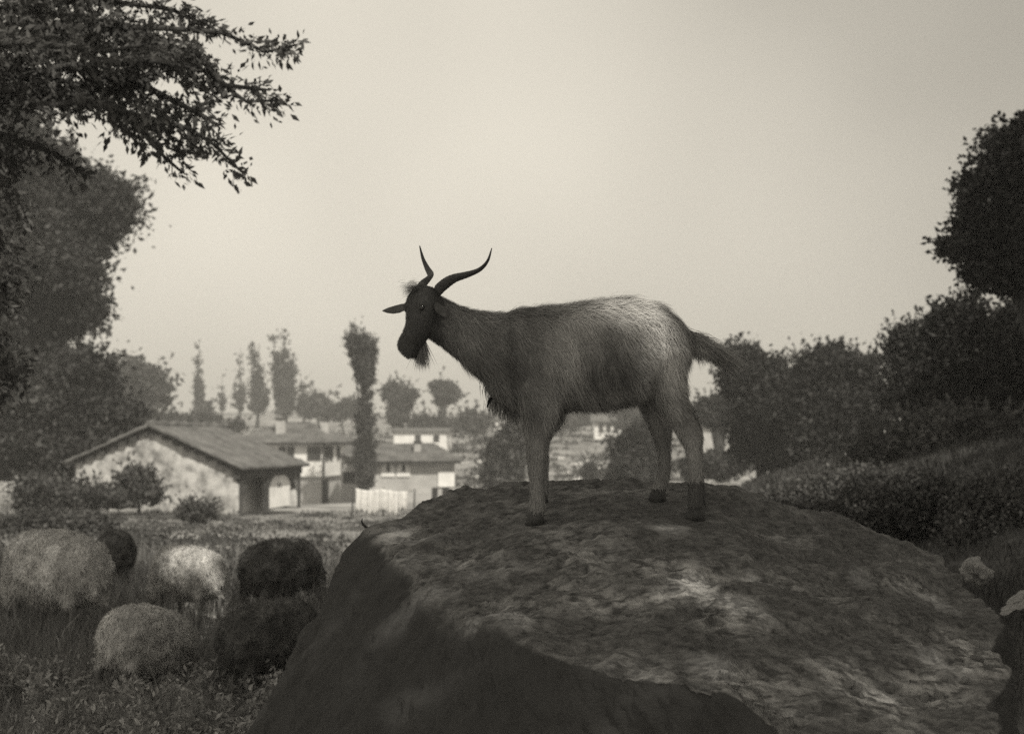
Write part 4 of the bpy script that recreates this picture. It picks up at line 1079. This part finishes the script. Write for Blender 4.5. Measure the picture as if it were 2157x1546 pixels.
# ------------------------------------------------------------------ goat
def remesh(me, voxel, smooth_it, mat):
    tmp = bpy.data.objects.new('tmp', me); col.objects.link(tmp)
    rm = tmp.modifiers.new('r', 'REMESH'); rm.mode = 'VOXEL'; rm.voxel_size = voxel
    sm = tmp.modifiers.new('s', 'SMOOTH'); sm.factor = 0.5; sm.iterations = smooth_it
    dg = bpy.context.evaluated_depsgraph_get()
    out = bpy.data.meshes.new_from_object(tmp.evaluated_get(dg))
    bpy.data.objects.remove(tmp)
    out.materials.clear(); out.materials.append(mat)
    for p in out.polygons: p.use_smooth = True
    return out
def sample_surface(me, n, r, weight=None):
    me.calc_loop_triangles()
    nt = len(me.loop_triangles)
    tri = np.zeros(nt * 3, dtype=np.int32); me.loop_triangles.foreach_get('vertices', tri); tri = tri.reshape(-1, 3)
    co = np.zeros(len(me.vertices) * 3); me.vertices.foreach_get('co', co); co = co.reshape(-1, 3)
    a, b, c = co[tri[:, 0]], co[tri[:, 1]], co[tri[:, 2]]
    nn = np.cross(b - a, c - a); ar = np.linalg.norm(nn, axis=1)
    w = ar if weight is None else ar * weight((a + b + c) / 3)
    t = r.choice(nt, n, p=w / w.sum())
    u, v = r.uniform(size=n), r.uniform(size=n)
    fl = u + v > 1; u[fl], v[fl] = 1 - u[fl], 1 - v[fl]
    return a[t] + (b - a)[t] * u[:, None] + (c - a)[t] * v[:, None], nn[t] / (ar[t][:, None] + 1e-12)
def strands(p, nrm, flow, length, width, lift, r, curve=0.25):
    """tapered two-segment hair ribbons lying along flow"""
    n = len(p)
    fl = flow - nrm * np.sum(flow * nrm, 1, keepdims=True) * 0.85
    fl /= np.linalg.norm(fl, axis=1, keepdims=True) + 1e-9
    fl = fl + r.normal(size=(n, 3)) * 0.16 + nrm * lift[:, None]
    fl /= np.linalg.norm(fl, axis=1, keepdims=True)
    side = np.cross(fl, nrm); side /= np.linalg.norm(side, axis=1, keepdims=True) + 1e-9
    L_ = length[:, None]; w = width[:, None]
    p0 = p - nrm * 0.001
    p1 = p + fl * L_ * 0.5 + nrm * 0.0015
    p2 = p + fl * L_ + np.array([0, 0, -1.0]) * L_ * curve - nrm * L_ * lift[:, None] * 0.4
    v = np.stack([p0 - side * w, p0 + side * w, p1 + side * w * 0.8, p1 - side * w * 0.8, p2], 1).reshape(-1, 3)
    b = np.arange(n) * 5
    q = np.stack([b, b + 1, b + 2, b + 3], -1); t = np.stack([b + 3, b + 2, b + 4], -1)
    return v, [q, t]

DN, DF, DC = 4.73, 4.95, 4.84          # depth of near legs, far legs and the body's middle
def foot_depth(): return DN
YV = np.array([0, 1.0, 0])
def pair_ring(top, bot, hw, d=DC):
    a, b = at(*top, d), at(*bot, d)
    return ((a + b) / 2, (a - b) / 2, YV * hw)
def leg_rings(rows, d, z_end):
    out = []
    z_last = at(rows[-1][1], rows[-1][0], d)[2]
    z_mid = at(rows[-5][1], rows[-5][0], d)[2]
    for (py, xl, xr, hw) in rows:
        a, b = at(xl, py, d), at(xr, py, d)
        c = (a + b) / 2
        if c[2] < z_mid:   # stretch the shank so the foot meets the rock
            c[2] = z_mid + (c[2] - z_mid) * (z_end - z_mid) / (z_last - z_mid)
        out.append((c, (b - a) / 2, YV * hw))
    sg = 1 if d < DC else -1                       # the limb's top melts into the trunk
    for i, sh in enumerate((0.055, 0.028, 0.008)):
        c, a_, b_ = out[i]
        out[i] = (c + YV * sh * sg, a_ * (0.82, 0.95, 1)[i], b_)
    return out
def goat():
    r = np.random.default_rng(3)
    FN = [(770, 1092, 1176, .040), (815, 1090, 1180, .05), (850, 1094, 1176, .046), (880, 1098, 1168, .038), (905, 1101, 1160, .033), (935, 1106, 1150, .028), (965, 1110, 1147, .027), (990, 1111, 1148, .028), (1015, 1116, 1147, .023), (1045, 1117, 1147, .022), (1070, 1114, 1149, .025), (1086, 1111, 1148, .024)]
    FF = [(y if i < 5 else y - 42 * (i - 4) / 7, a + 12, b + 12 - (4 if i > 4 else 0), w) for i, (y, a, b, w) in enumerate(FN)]
    HN = [(705, 1385, 1445, .035), (740, 1374, 1449, .055), (790, 1374, 1442, .060), (830, 1382, 1444, .052), (868, 1396, 1458, .042), (898, 1414, 1478, .032), (920, 1428, 1483, .026), (945, 1442, 1480, .021), (985, 1449, 1482, .0195), (1025, 1450, 1484, .0195), (1058, 1448, 1487, .024), (1074, 1450, 1485, .022)]
    HF = [(740, 1335, 1415, .035), (790, 1330, 1420, .05), (835, 1338, 1420, .048), (868, 1352, 1418, .040), (900, 1367, 1417, .032), (925, 1377, 1415, .026), (948, 1384, 1413, .0215), (985, 1386, 1412, .0195), (1012, 1382, 1410, .020), (1030, 1374, 1407, .023), (1042, 1370, 1404, .022)]
    legs, hooves = [], []
    for rows, d in ((FN, DN), (FF, DF), (HN, DN), (HF, DF)):
        xc = at((rows[-1][1] + rows[-1][2]) / 2, rows[-1][0], d)[0]
        zr = rock_z(xc, d)
        lr = leg_rings(rows, d, zr + 0.034)
        legs.append(lr); hooves.append((lr[-1][0], zr, np.linalg.norm(lr[-1][1])))
    m = MB()
    # torso
    T = [(1020, 715, 800, .045), (1040, 672, 845, .078), (1078, 654, 866, .105), (1130, 648, 866, .125), (1200, 643, 857, .142), (1270, 632, 858, .15), (1330, 628, 848, .146), (1385, 641, 826, .13), (1425, 668, 790, .105), (1450, 695, 765, .06)]
    m.loft([pair_ring((x, t), (x, b), w) for x, t, b, w in T], 20)
    # neck
    NK = [((898, 618), (902, 712), .045), ((918, 618), (920, 724), .052), ((945, 632), (938, 738), .052), ((985, 651), (972, 764), .056), ((1030, 658), (1014, 802), .07), ((1090, 660), (1060, 850), .09)]
    m.loft([pair_ring(a, b, w) for a, b, w in NK], 18)
    # head, turned towards the viewer
    yaw, pit = R(36), R(71)
    Fh = np.array([-math.cos(yaw), -math.sin(yaw), 0]); Fv = Fh * math.cos(pit) + np.array([0, 0, -math.sin(pit)])
    D = Fh * math.sin(pit) + np.array([0, 0, math.cos(pit)]); Lf = np.cross([0, 0, 1.0], Fh)
    H0 = at(899, 618, 4.82)
    HS = [(-.022, .025, .028, 0), (-.008, .046, .046, 0), (.03, .062, .058, 0), (.065, .064, .058, -.008), (.095, .060, .053, -.013), (.125, .050, .043, -.010), (.155, .045, .037, -.003), (.185, .046, .037, .005), (.205, .044, .038, .006), (.222, .034, .031, .002), (.233, .016, .016, -.003)]
    HP = lambda s, dd=0, l=0: H0 + Fv * s + D * dd + Lf * l
    m.loft([(HP(s, sh), D * a, Lf * w) for s, a, w, sh in HS], 18)
    # brow ridges
    for sg in (-1, 1):
        m.loft([(HP(.045 + .012 * i, .035, sg * (.046)), D * (.014 - .004 * abs(i - 1)), Lf * (.016 - .004 * abs(i - 1))) for i in range(3)], 8)
    for lr in legs: m.loft(lr, 14)
    # tail core
    m.loft([pair_ring((1432, 692), (1440, 742), .026), pair_ring((1465, 706), (1462, 738), .02), pair_ring((1495, 722), (1490, 750), .014), pair_ring((1520, 742), (1515, 758), .006)], 10)
    me = remesh(m.mesh('body', M['goat_skin']), 0.0075, 11, M['goat_skin'])
    root = empty('goat', (at(1270, 900, DC)[0], DC, rock_z(0.3, DC)), 'long horned bearded goat standing side on upon the boulder, head turned to the viewer', 'goat')
    body = add('body', me, root)
    # coat tone by place: paler rump and haunch, darker front, in picture-like coordinates of the animal's flank
    def pix(p): return CX + F_PX * p[:, 0] / p[:, 1], HORIZON - F_PX * (p[:, 2] - EYE) / p[:, 1]
    def spot(x, y, cx, cy, rx, ry): return np.exp(-(((x - cx) / rx) ** 2 + ((y - cy) / ry) ** 2))
    def coat_tone(p):
        x, y = pix(p)
        st = fbm(np.column_stack([p[:, 0] * 26 + p[:, 2] * 8, p[:, 1] * 9, p[:, 2] * 9 - p[:, 0] * 6]), 3, 55)
        v = 0.31 + 0.15 * st
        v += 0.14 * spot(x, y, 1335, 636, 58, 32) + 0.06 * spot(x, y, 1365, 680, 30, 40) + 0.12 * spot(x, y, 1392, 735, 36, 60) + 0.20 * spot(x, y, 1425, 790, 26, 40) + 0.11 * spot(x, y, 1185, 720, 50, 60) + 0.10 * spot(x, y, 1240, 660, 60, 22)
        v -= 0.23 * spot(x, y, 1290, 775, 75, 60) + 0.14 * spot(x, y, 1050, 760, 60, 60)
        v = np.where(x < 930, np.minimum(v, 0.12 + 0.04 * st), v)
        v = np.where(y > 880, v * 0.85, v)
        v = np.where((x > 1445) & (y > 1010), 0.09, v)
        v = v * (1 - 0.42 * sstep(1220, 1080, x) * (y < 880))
        return np.clip(v, 0.035, 0.8)
    co = np.zeros(len(me.vertices) * 3); me.vertices.foreach_get('co', co)
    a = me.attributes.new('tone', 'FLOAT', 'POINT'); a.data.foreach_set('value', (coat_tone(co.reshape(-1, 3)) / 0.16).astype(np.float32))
    # hair
    n = 115000
    p, nr = sample_surface(me, n, r)
    x, y = pix(p)
    flow = np.tile(np.array([0.62, 0, -0.75]), (n, 1))
    back = sstep(690, 640, y) * (x > 1000)
    flow += back[:, None] * np.array([1.2, 0, 0.5])
    nk = (x < 1060)
    flow[nk] = np.array([0.75, 0, -0.6])
    leg = (y > 875)
    flow[leg] = np.array([0.12, 0, -1.0])
    rump = (x > 1395) & (y < 800)
    flow[rump] = np.array([0.35, 0, -1.0])
    head = (x < 925) & (y < 752)
    flow[head] = Fv * 0.8 + np.array([0.1, 0, 0])
    wv_ = np.column_stack([fbm(p * 14, 3, 71), 0 * x, fbm(p * 14, 3, 72)]) * 0.7
    flow = flow + wv_ * (~leg & ~head)[:, None]
    ln = np.full(n, 0.042) * (1 + 0.7 * fbm(p * 22, 2, 73))
    ln += 0.012 * back
    ln[leg] = 0.017
    ln[(y > 820) & (y <= 890) & (x < 1180)] = 0.042
    ln[head] = 0.011
    ln[(x < 960) & ~head] = 0.024
    ln *= r.uniform(0.55, 1.35, n)
    wd = np.where(ln > 0.02, 0.0008, 0.0006) * r.uniform(0.7, 1.4, n)
    lift = np.where(ln > 0.02, 0.22, 0.25) * r.uniform(0.5, 1.5, n)
    v, f = strands(p, nr, flow, ln, wd, lift, r, 0.15)
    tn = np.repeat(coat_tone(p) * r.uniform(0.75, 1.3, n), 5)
    tag(add('coat', np_mesh('coat', v, f, M['goat_hair'], True, tn), root), kind='stuff')
    # longer locks: tail, beard, chest, forelock, spine
    def locks(name, pts, nrm, flow, L0, L1, n, w, tone, curve=0.3, spread=0.01, lift=0.1):
        k = r.integers(len(pts), size=n)
        p_ = np.array(pts)[k] + r.normal(size=(n, 3)) * spread
        v, f = strands(p_, np.array(nrm)[k] if np.ndim(nrm) > 1 else np.tile(nrm, (n, 1)), np.array(flow)[k] if np.ndim(flow) > 1 else np.tile(flow, (n, 1)), r.uniform(L0, L1, n), np.full(n, w), np.full(n, lift), r, curve)
        return add(name, np_mesh(name, v, f, M['goat_hair'], True, np.repeat(tone * r.uniform(0.6, 1.4, n), 5)), root)
    tl = [at(x_, y_, DC) for x_, y_ in ((1445, 705), (1460, 715), (1475, 725), (1490, 732), (1502, 742), (1512, 748))]
    locks('tail_hair', tl, np.array([0.3, -0.8, 0.5]), np.array([0.85, 0, -0.42]), 0.05, 0.12, 1500, 0.0009, 0.26, 0.14, 0.011)
    for s0_, s1_, tip, nb, w_ in ((.13, .18, (889, 784), 420, .0010), (.18, .195, (879, 770), 90, .0008)):
        p_ = np.array([HP(r.uniform(s0_, s1_), -.030, r.uniform(-.013, .013)) for _ in range(nb)])
        tp_ = at(*tip, p_[:, 1].mean()) + r.normal(size=(nb, 3)) * np.array([.003, .004, .007])
        fl_ = tp_ - p_
        l_ = np.linalg.norm(fl_, axis=1) * r.uniform(.6, 1.0, nb)
        v, f = strands(p_, np.tile(np.array([0, -1.0, 0]), (nb, 1)) + r.normal(size=(nb, 3)) * .2, fl_ / np.linalg.norm(fl_, axis=1)[:, None], l_, np.full(nb, w_), np.zeros(nb), r, 0.0)
        add('beard', np_mesh('beard', v, f, M['goat_hair'], True, np.repeat(r.uniform(.08, .34, nb), 5)), root)
    ch = [at(x_, y_, DC - 0.02 * (i % 3 - 1)) for i, (x_, y_) in enumerate(((1028, 812), (1040, 838), (1052, 852), (1068, 862), (1082, 866), (1095, 866), (1040, 845)))]
    locks('chest_hair', ch, np.array([-0.6, -0.5, -0.3]), np.array([0.05, 0, -1.0]), 0.02, 0.05, 700, 0.0011, 0.18, 0.2, 0.012)
    fl = [HP(.0, .02 + .01 * i, l) for i in range(4) for l in (-.02, -.005, .01)]
    locks('forelock', fl, D * 0.6 + np.array([0, -0.2, 0.6]), D * 0.9 + np.array([-0.15, 0, 0.1]), 0.015, 0.038, 900, 0.0006, 0.10, 0.1, 0.012, 0.3)
    # wattle on the chest
    w = MB(); w.tube([at(1036, 838, DC - .06), at(1030, 846, DC - .065), at(1026, 858, DC - .065)], [.006, .006, .003], 6); w.build('wattle', M['goat_skin'], root, True)
    # ears
    def ear(base, tip, wid, nrm):
        base, tip = np.array(base), np.array(tip)
        ax = tip - base; lnn = np.linalg.norm(ax); t = ax / lnn
        s = np.cross(t, nrm); s /= np.linalg.norm(s); q_ = np.cross(s, t)
        prof = [(0, .45), (.15, .75), (.35, 1.0), (.6, .92), (.82, .6), (.95, .25), (1.0, .06)]
        e = MB(); e.loft([(base + ax * a_ - q_ * .006 * (1 - abs(2 * a_ - 1)), s * wid * b_, q_ * .0055 * (0.5 + b_ * .5)) for a_, b_ in prof], 12)
        return e.build('ear', M['goat_hide'] if 'goat_hide' in M else M['goat_ear'], root, True)
    M['goat_ear'] = material('goat_ear', 0.05, 0.10, 30, 0.8, 0.2, spec=0.2)
    ear(at(862, 645, 4.86), at(806, 655, 4.94), .018, np.array([0.15, -1.0, 0.35]))
    ear(HP(.035, -.01, .05), HP(.085, -.03, .13), .016, np.array([-0.4, -0.5, 0.8]))
    # horns: flattened, twisting, swept back and out
    def horn(path, r0):
        pts = [at(x_, y_, d_) for x_, y_, d_ in path]
        # Catmull-Rom through the control points
        P_ = []
        q_ = [2 * pts[0] - pts[1]] + pts + [2 * pts[-1] - pts[-2]]
        for i in range(1, len(q_) - 2):
            for t in np.linspace(0, 1, 9)[:-1]:
                P_.append(0.5 * ((2 * q_[i]) + (-q_[i - 1] + q_[i + 1]) * t + (2 * q_[i - 1] - 5 * q_[i] + 4 * q_[i + 1] - q_[i + 2]) * t * t + (-q_[i - 1] + 3 * q_[i] - 3 * q_[i + 1] + q_[i + 2]) * t ** 3))
        P_.append(pts[-1])
        nP = len(P_)
        rings = []
        a = np.array([0, 0, 1.0])
        for i, pt in enumerate(P_):
            t = P_[min(i + 1, nP - 1)] - P_[max(i - 1, 0)]; t = t / np.linalg.norm(t)
            a = a - t * np.dot(a, t); a /= np.linalg.norm(a)
            b = np.cross(t, a)
            f_ = i / (nP - 1)
            tw = f_ * 2.4
            a2, b2 = a * math.cos(tw) + b * math.sin(tw), -a * math.sin(tw) + b * math.cos(tw)
            rr = r0 * (1 - f_) ** 0.82 + 0.0020
            rr *= 1 + 0.05 * math.sin(i * 2.6) * (1 - f_)
            rings.append((pt, a2 * rr * 1.15, b2 * rr * 0.72))
        h = MB(); h.loft(rings, 12); h.build('horn', M['horn'], root, True)
    horn([(922, 612, 4.80), (935, 600, 4.76), (955, 587, 4.70), (985, 578, 4.63), (1010, 568, 4.58), (1027, 550, 4.54), (1036, 523, 4.52)], .0168)
    horn([(878, 618, 4.85), (890, 600, 4.88), (902, 588, 4.93), (907, 579, 4.99), (900, 565, 5.04), (891, 545, 5.07), (884, 518, 5.08)], .0165)
    # eyes and nostrils
    for sg in (1, -1):
        e = MB(); c = HP(.068, .030, sg * .049)
        e.loft([(c + Lf * sg * .009 * math.sin(q_), Fv * .011 * math.cos(q_) + 1e-6, D * .009 * math.cos(q_)) for q_ in np.linspace(-1.3, 1.45, 7)], 12)
        e.build('eye', M['eye'], root, True)
        nn_ = MB(); c = HP(.214, .022, sg * .017)
        nn_.loft([(c + D * (.004 * i), Fv * (.006 - .002 * i), Lf * (.004 - .0015 * i)) for i in range(-1, 2)], 8); nn_.build('nostril', M['eye'], root, True)
    # hooves: two cloven toes each
    for c, zr, rx in hooves:
        for sg in (-1, 1):
            hm = MB(); x0 = c[0]
            y0 = c[1] + sg * .0115
            zt = c[2] + 0.006
            hm.loft([((x0 - .006, y0, zr - .006), (rx * 1.12, 0, 0), (0, .0125, 0)), ((x0 - .003, y0, zr + .014), (rx * 1.0, 0, 0), (0, .0122, 0)), ((x0, y0, zt), (rx * .8, 0, 0), (0, .010, 0))], 10)
            hm.build('hoof', M['hoof'], root, True)
goat()

# a thin curled stem at the boulder's left edge
st = MB()
st.tube([at(800, 1135, 5.0), at(776, 1114, 5.0), at(765, 1105, 5.0), at(762, 1098, 5.0), at(763, 1091, 5.0)], [.006, .0055, .0045, .0035, .0015], 6)
tag(st.build('curled_stem', M['bark'], None, True), 'thin curled dark stem sticking up at the left edge of the boulder', 'stem')

# ------------------------------------------------------------------ sheep
def make_sheep():
    r = np.random.default_rng(8)
    V = lambda *a: np.array(a, float)
    m = MB()
    T = [(-.455, .45, .04, .04), (-.445, .45, .10, .09), (-.41, .445, .155, .14), (-.34, .44, .195, .175), (-.22, .44, .222, .20), (-.02, .435, .228, .208), (.18, .44, .215, .19), (.31, .45, .18, .15), (.39, .45, .13, .10)]
    m.loft([(V(x, 0, z), V(0, 0, hz), V(0, hy, 0)) for x, z, hz, hy in T], 20)
    m.loft([(V(.30, 0, .48), V(.06, 0, .12), V(0, .09, 0)), (V(.42, 0, .40), V(.07, 0, .075), V(0, .07, 0)), (V(.50, 0, .28), V(.065, 0, .05), V(0, .055, 0)), (V(.53, 0, .20), V(.06, 0, .03), V(0, .05, 0))], 14)
    for sy in (-1, 1):
        m.loft([(V(-.30, sy * .09, .42), V(.11, 0, 0), V(0, .075, 0)), (V(-.33, sy * .095, .32), V(.07, 0, 0), V(0, .055, 0)), (V(-.36, sy * .095, .24), V(.04, 0, 0), V(0, .035, 0))], 12)
        m.loft([(V(.24, sy * .085, .38), V(.07, 0, 0), V(0, .06, 0)), (V(.25, sy * .09, .27), V(.04, 0, 0), V(0, .038, 0)), (V(.25, sy * .09, .22), V(.03, 0, 0), V(0, .028, 0))], 12)
    m.loft([(V(-.41, 0, .53), V(.02, 0, .03), V(0, .035, 0)), (V(-.45, 0, .45), V(.02, 0, .0), V(0, .03, 0)), (V(-.46, 0, .33), V(.015, 0, 0), V(0, .022, 0)), (V(-.455, 0, .28), V(.008, 0, 0), V(0, .01, 0))], 10)
    me = remesh(m.mesh('fleece_body', M['wool']), 0.014, 6, M['wool'])
    co = np.zeros(len(me.vertices) * 3); me.vertices.foreach_get('co', co); co = co.reshape(-1, 3)
    nrm = np.zeros(len(me.vertices) * 3); me.vertex_normals.foreach_get('vector', nrm); nrm = nrm.reshape(-1, 3)
    co = co + nrm * (fbm(co * 30, 3, 4) * 0.018 + fbm(co * 9, 2, 5) * 0.016)[:, None]
    me.vertices.foreach_set('co', co.ravel().astype(np.float32)); me.update()
    a = me.attributes.new('tone', 'FLOAT', 'POINT'); a.data.foreach_set('value', (1 + 0.22 * fbm(co * 9, 3, 6)).astype(np.float32))
    n = 26000
    p, nr = sample_surface(me, n, r)
    fl = np.tile(V(-.4, 0, -.7), (n, 1)) + r.normal(size=(n, 3)) * 0.8
    v, f = strands(p, nr, fl, r.uniform(.015, .04, n), r.uniform(.001, .0024, n), r.uniform(.3, 1.0, n), r, 0.3)
    fz = np_mesh('wool_locks', v, f, M['wool'], True, np.repeat((1 + 0.22 * fbm(p * 9, 3, 6)) * r.uniform(.75, 1.25, n), 5))
    parts = [('fleece', me, 'w'), ('wool_locks', fz, 'w')]
    hd = MB()
    hd.loft([(V(.50, 0, .24), V(.05, 0, .03), V(0, .05, 0)), (V(.54, 0, .19), V(.05, 0, .04), V(0, .052, 0)), (V(.575, 0, .13), V(.038, 0, .03), V(0, .042, 0)), (V(.60, 0, .075), V(.03, 0, .02), V(0, .03, 0)), (V(.607, 0, .045), V(.018, 0, .01), V(0, .018, 0))], 14)
    parts.append(('head', hd.mesh('head', M['sheep_skin'], True), 's'))
    for sy in (-1, 1):
        e = MB(); e.loft([(V(.50, sy * .045, .235), V(.012, 0, .01), V(0, .008, 0)), (V(.49, sy * .085, .235), V(.02, 0, .012), V(0, .008, .0)), (V(.485, sy * .125, .215), V(.006, 0, .004), V(0, .004, 0))], 8)
        parts.append(('ear', e.mesh('ear', M['sheep_skin'], True), 's'))
        for x0, xk, xf in ((-.355, -.395, -.365), (.25, .255, .25)):
            l = MB(); l.tube([(x0, sy * .092, .30), (xk, sy * .092, .22), (xf - .005, sy * .092, .12), (xf, sy * .092, .045)], [.034, .024, .017, .02], 10)
            lg = l.mesh('leg', M['sheep_skin'], True); parts.append(('leg', lg, 's'))
            h = MB(); h.loft([(V(xf + .008, sy * .092, -.01), V(.03, 0, 0), V(0, .022, 0)), (V(xf, sy * .092, .045), V(.021, 0, 0), V(0, .02, 0))], 10)
            parts.append(('hoof', h.mesh('hoof', M['hoof'], True), 'h'))
    return parts
SHEEP = make_sheep()
FLOCK = [  # px of the body middle, depth, heading (0 = right, 90 = away), scale, wool, label
    (116, 9.2, 138, 1.09, 'wool_grey', 'big grey fleeced sheep cut by the left edge of the picture'),
    (395, 10.0, 135, 0.82, 'wool', 'pale backed sheep grazing between the grey sheep and the dark sheep'),
    (598, 10.3, 62, 0.88, 'wool_dark', 'dark brown sheep nearest the boulder with its rump raised'),
    (305, 7.2, 74, 0.81, 'wool', 'pale sheep low in the weeds, nearest the bottom left corner'),
    (578, 7.5, 62, 0.80, 'wool_dark', 'black sheep half hidden in shadow against the boulder side'),
    (245, 11.6, 100, 0.80, 'wool_dark', 'dark sheep peeping out behind the big grey sheep'),
]
for px, d, hd, s, wool, lab in FLOCK:
    b = at(px, 900, d)
    z = ground_z(b[0], d)
    root = empty('sheep', (b[0], d, z), lab, 'sheep', 'sheep grazing beside the boulder')
    for nm, me, kind in SHEEP:
        o = bpy.data.objects.new(nm, me); col.objects.link(o); o.parent = root
        if kind == 'w':
            o.material_slots[0].link = 'OBJECT'; o.material_slots[0].material = M[wool]
            if nm == 'wool_locks': o['kind'] = 'stuff'
    root.rotation_euler = (0, R(13) if d == 7.2 else 0, R(hd)); root.scale = (s, s, s)

# ------------------------------------------------------------------ grass and weeds
def blades(n, xr, yr, hmin, hmax, wid, seed, tone=(0.7, 1.3), clump=1.2, mask=None, ypow=1.0):
    r = np.random.default_rng(seed)
    y = yr[0] + (yr[1] - yr[0]) * r.uniform(size=n) ** ypow
    x = (xr[0] + (xr[1] - xr[0]) * r.uniform(size=n)) * y
    pn = np.stack([x, y, np.zeros(n)], -1)
    dens = fbm(pn * clump, 3, seed)
    keep = r.uniform(-0.75, 0.45, n) < dens
    if mask is not None: keep &= mask(x, y)
    x, y, dens = x[keep], y[keep], dens[keep]
    n = len(x)
    z = terrain(x, y)
    h = (hmin + (hmax - hmin) * r.uniform(size=n) ** 1.8) * (0.7 + 0.7 * np.clip(dens + 0.3, 0, 1.2))
    an = r.uniform(0, 2 * math.pi, n); ln = r.uniform(0.05, 0.75, n) * h
    b = np.stack([x, y, z - 0.02], -1)
    s = np.stack([np.cos(an), np.sin(an), np.zeros(n)], -1)
    an2 = r.uniform(0, 2 * math.pi, n)
    t = np.stack([np.cos(an2), np.sin(an2), np.zeros(n)], -1)
    w = (wid * (0.6 + 0.8 * r.uniform(size=n)) * np.clip(y / 9, 0.6, 3))[:, None]
    mid = b + t * (ln * 0.35)[:, None] + np.array([0, 0, 1.0]) * (h * 0.6)[:, None]
    tip = b + t * ln[:, None] + np.array([0, 0, 1.0]) * h[:, None]
    v = np.stack([b - s * w, b + s * w, mid + s * w * 0.7, mid - s * w * 0.7, tip], 1).reshape(-1, 3)
    k = np.arange(n) * 5
    tn = np.repeat(r.uniform(tone[0], tone[1], n) * (1 + 0.35 * fbm(np.stack([x, y, x * 0], -1) * 0.8, 2, seed + 1)), 5)
    return v, [np.stack([k, k + 1, k + 2, k + 3], -1), np.stack([k + 3, k + 2, k + 4], -1)], tn
def clumps(n, seed):
    r = np.random.default_rng(seed)
    y = 13 + 30 * r.uniform(size=n) ** 1.1; x = y * r.uniform(-0.40, -0.06, n)
    cs = []
    for i in range(n):
        k = int(r.integers(50, 130)); s_ = r.uniform(0.08, 0.30)
        c = r.normal(size=(k, 3)) * np.array([s_ * 1.3, s_, s_ * 0.35]); c[:, 2] = np.abs(c[:, 2])
        cs.append(c + np.array([x[i], y[i], ground_z(x[i], y[i])]))
    c = np.concatenate(cs)
    v, f = leaf_quads(c, 0.035, -0.5, 2.4, r)
    return v, f, np.repeat(r.uniform(0.5, 1.2, len(c)), 4)
off_rock = lambda x, y: ~((x > -0.95) & (x < 1.7) & (y < 5.9))
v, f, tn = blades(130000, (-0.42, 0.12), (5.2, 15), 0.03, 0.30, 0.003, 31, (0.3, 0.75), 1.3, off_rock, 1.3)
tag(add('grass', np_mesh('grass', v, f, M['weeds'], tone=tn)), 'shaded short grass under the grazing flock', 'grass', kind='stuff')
v, f, tn = blades(60000, (-0.42, 0.0), (14, 46), 0.02, 0.12, 0.005, 32, (0.55, 1.35), 0.55, None, 1.2)
tag(add('grass', np_mesh('grass', v, f, M['grass'], tone=tn)), 'sunny tufted meadow grass in front of the shed', 'grass', kind='stuff')
v, f, tn = blades(130000, (0.08, 0.42), (6.0, 30), 0.03, 0.16, 0.0045, 33, (0.5, 1.2), 0.8, off_rock, 1.2)
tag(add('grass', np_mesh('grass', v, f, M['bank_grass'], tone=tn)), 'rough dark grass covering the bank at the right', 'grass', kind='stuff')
def far_scrub(n, seed):
    r = np.random.default_rng(seed)
    y = r.uniform(100, 195, n); x = y * r.uniform(-0.26, 0.14, n)
    cs = []
    for i in range(n):
        k = int(r.integers(14, 40)); s_ = r.uniform(0.25, 1.0)
        c = r.normal(size=(k, 3)) * np.array([s_ * 1.3, s_, s_ * 0.3]); c[:, 2] = np.abs(c[:, 2])
        cs.append(c + np.array([x[i], y[i], ground_z(x[i], y[i])]))
    c = np.concatenate(cs)
    v, f = leaf_quads(c, 0.3, -0.3, 1.7, r)
    return v, f, np.repeat(r.uniform(0.6, 1.8, len(c)), 4)
v, f, tn = far_scrub(420, 52)
tag(add('scrub', np_mesh('scrub', v, f, M['leaf_far'], tone=tn)), 'low scrub speckling the far hillside fields', 'scrub', kind='stuff')
v, f, tn = clumps(170, 51)
tag(add('weeds', np_mesh('weeds', v, f, M['leaf'], tone=tn)), 'low dark weed tufts dotted over the sunny meadow', 'weeds', kind='stuff')
# leafy weeds in the near left corner
def weeds(n, seed):
    r = np.random.default_rng(seed)
    y = r.uniform(5.6, 7.6, n); x = y * r.uniform(-0.40, -0.12, n)
    keep = fbm(np.stack([x, y, x * 0], -1) * 2.2, 2, seed) > -0.25
    x, y = x[keep], y[keep]
    z = terrain(x, y)
    cs, ts = [], []
    for i in range(len(x)):
        h = r.uniform(0.08, 0.27); k = int(r.integers(20, 34))
        t = r.uniform(0.1, 1, k)
        lean = r.normal(size=2) * 0.25
        c = np.stack([x[i] + lean[0] * t * h + r.normal(size=k) * 0.025, y[i] + lean[1] * t * h + r.normal(size=k) * 0.025, z[i] + t * h], -1)
        cs.append(c); ts.append(np.full(k, r.uniform(0.5, 1.35)))
    c = np.concatenate(cs)
    v, f = leaf_quads(c, 0.014, -0.5, 2.6, r)
    return v, f, np.repeat(np.concatenate(ts), 4)
v, f, tn = weeds(2600, 44)
tag(add('weeds', np_mesh('weeds', v, f, M['weeds'], tone=tn)), 'leafy tangled weeds in the near left corner', 'weeds', kind='stuff')

# ------------------------------------------------------------------ air
hz = MB(); hz.box((-620, -58, -12), (1240, 0, 0), (0, 950, 0), (0, 0, 45))
hm = bpy.data.materials.new('haze'); hm.use_nodes = True
t = hm.node_tree; t.nodes.clear()
pv = t.nodes.new('ShaderNodeVolumePrincipled'); out = t.nodes.new('ShaderNodeOutputMaterial')
pv.inputs['Color'].default_value = (0.9, 0.89, 0.86, 1); pv.inputs['Density'].default_value = 0.0016
t.links.new(pv.outputs[0], out.inputs['Volume'])
tag(hz.build('haze', hm), kind='stuff')
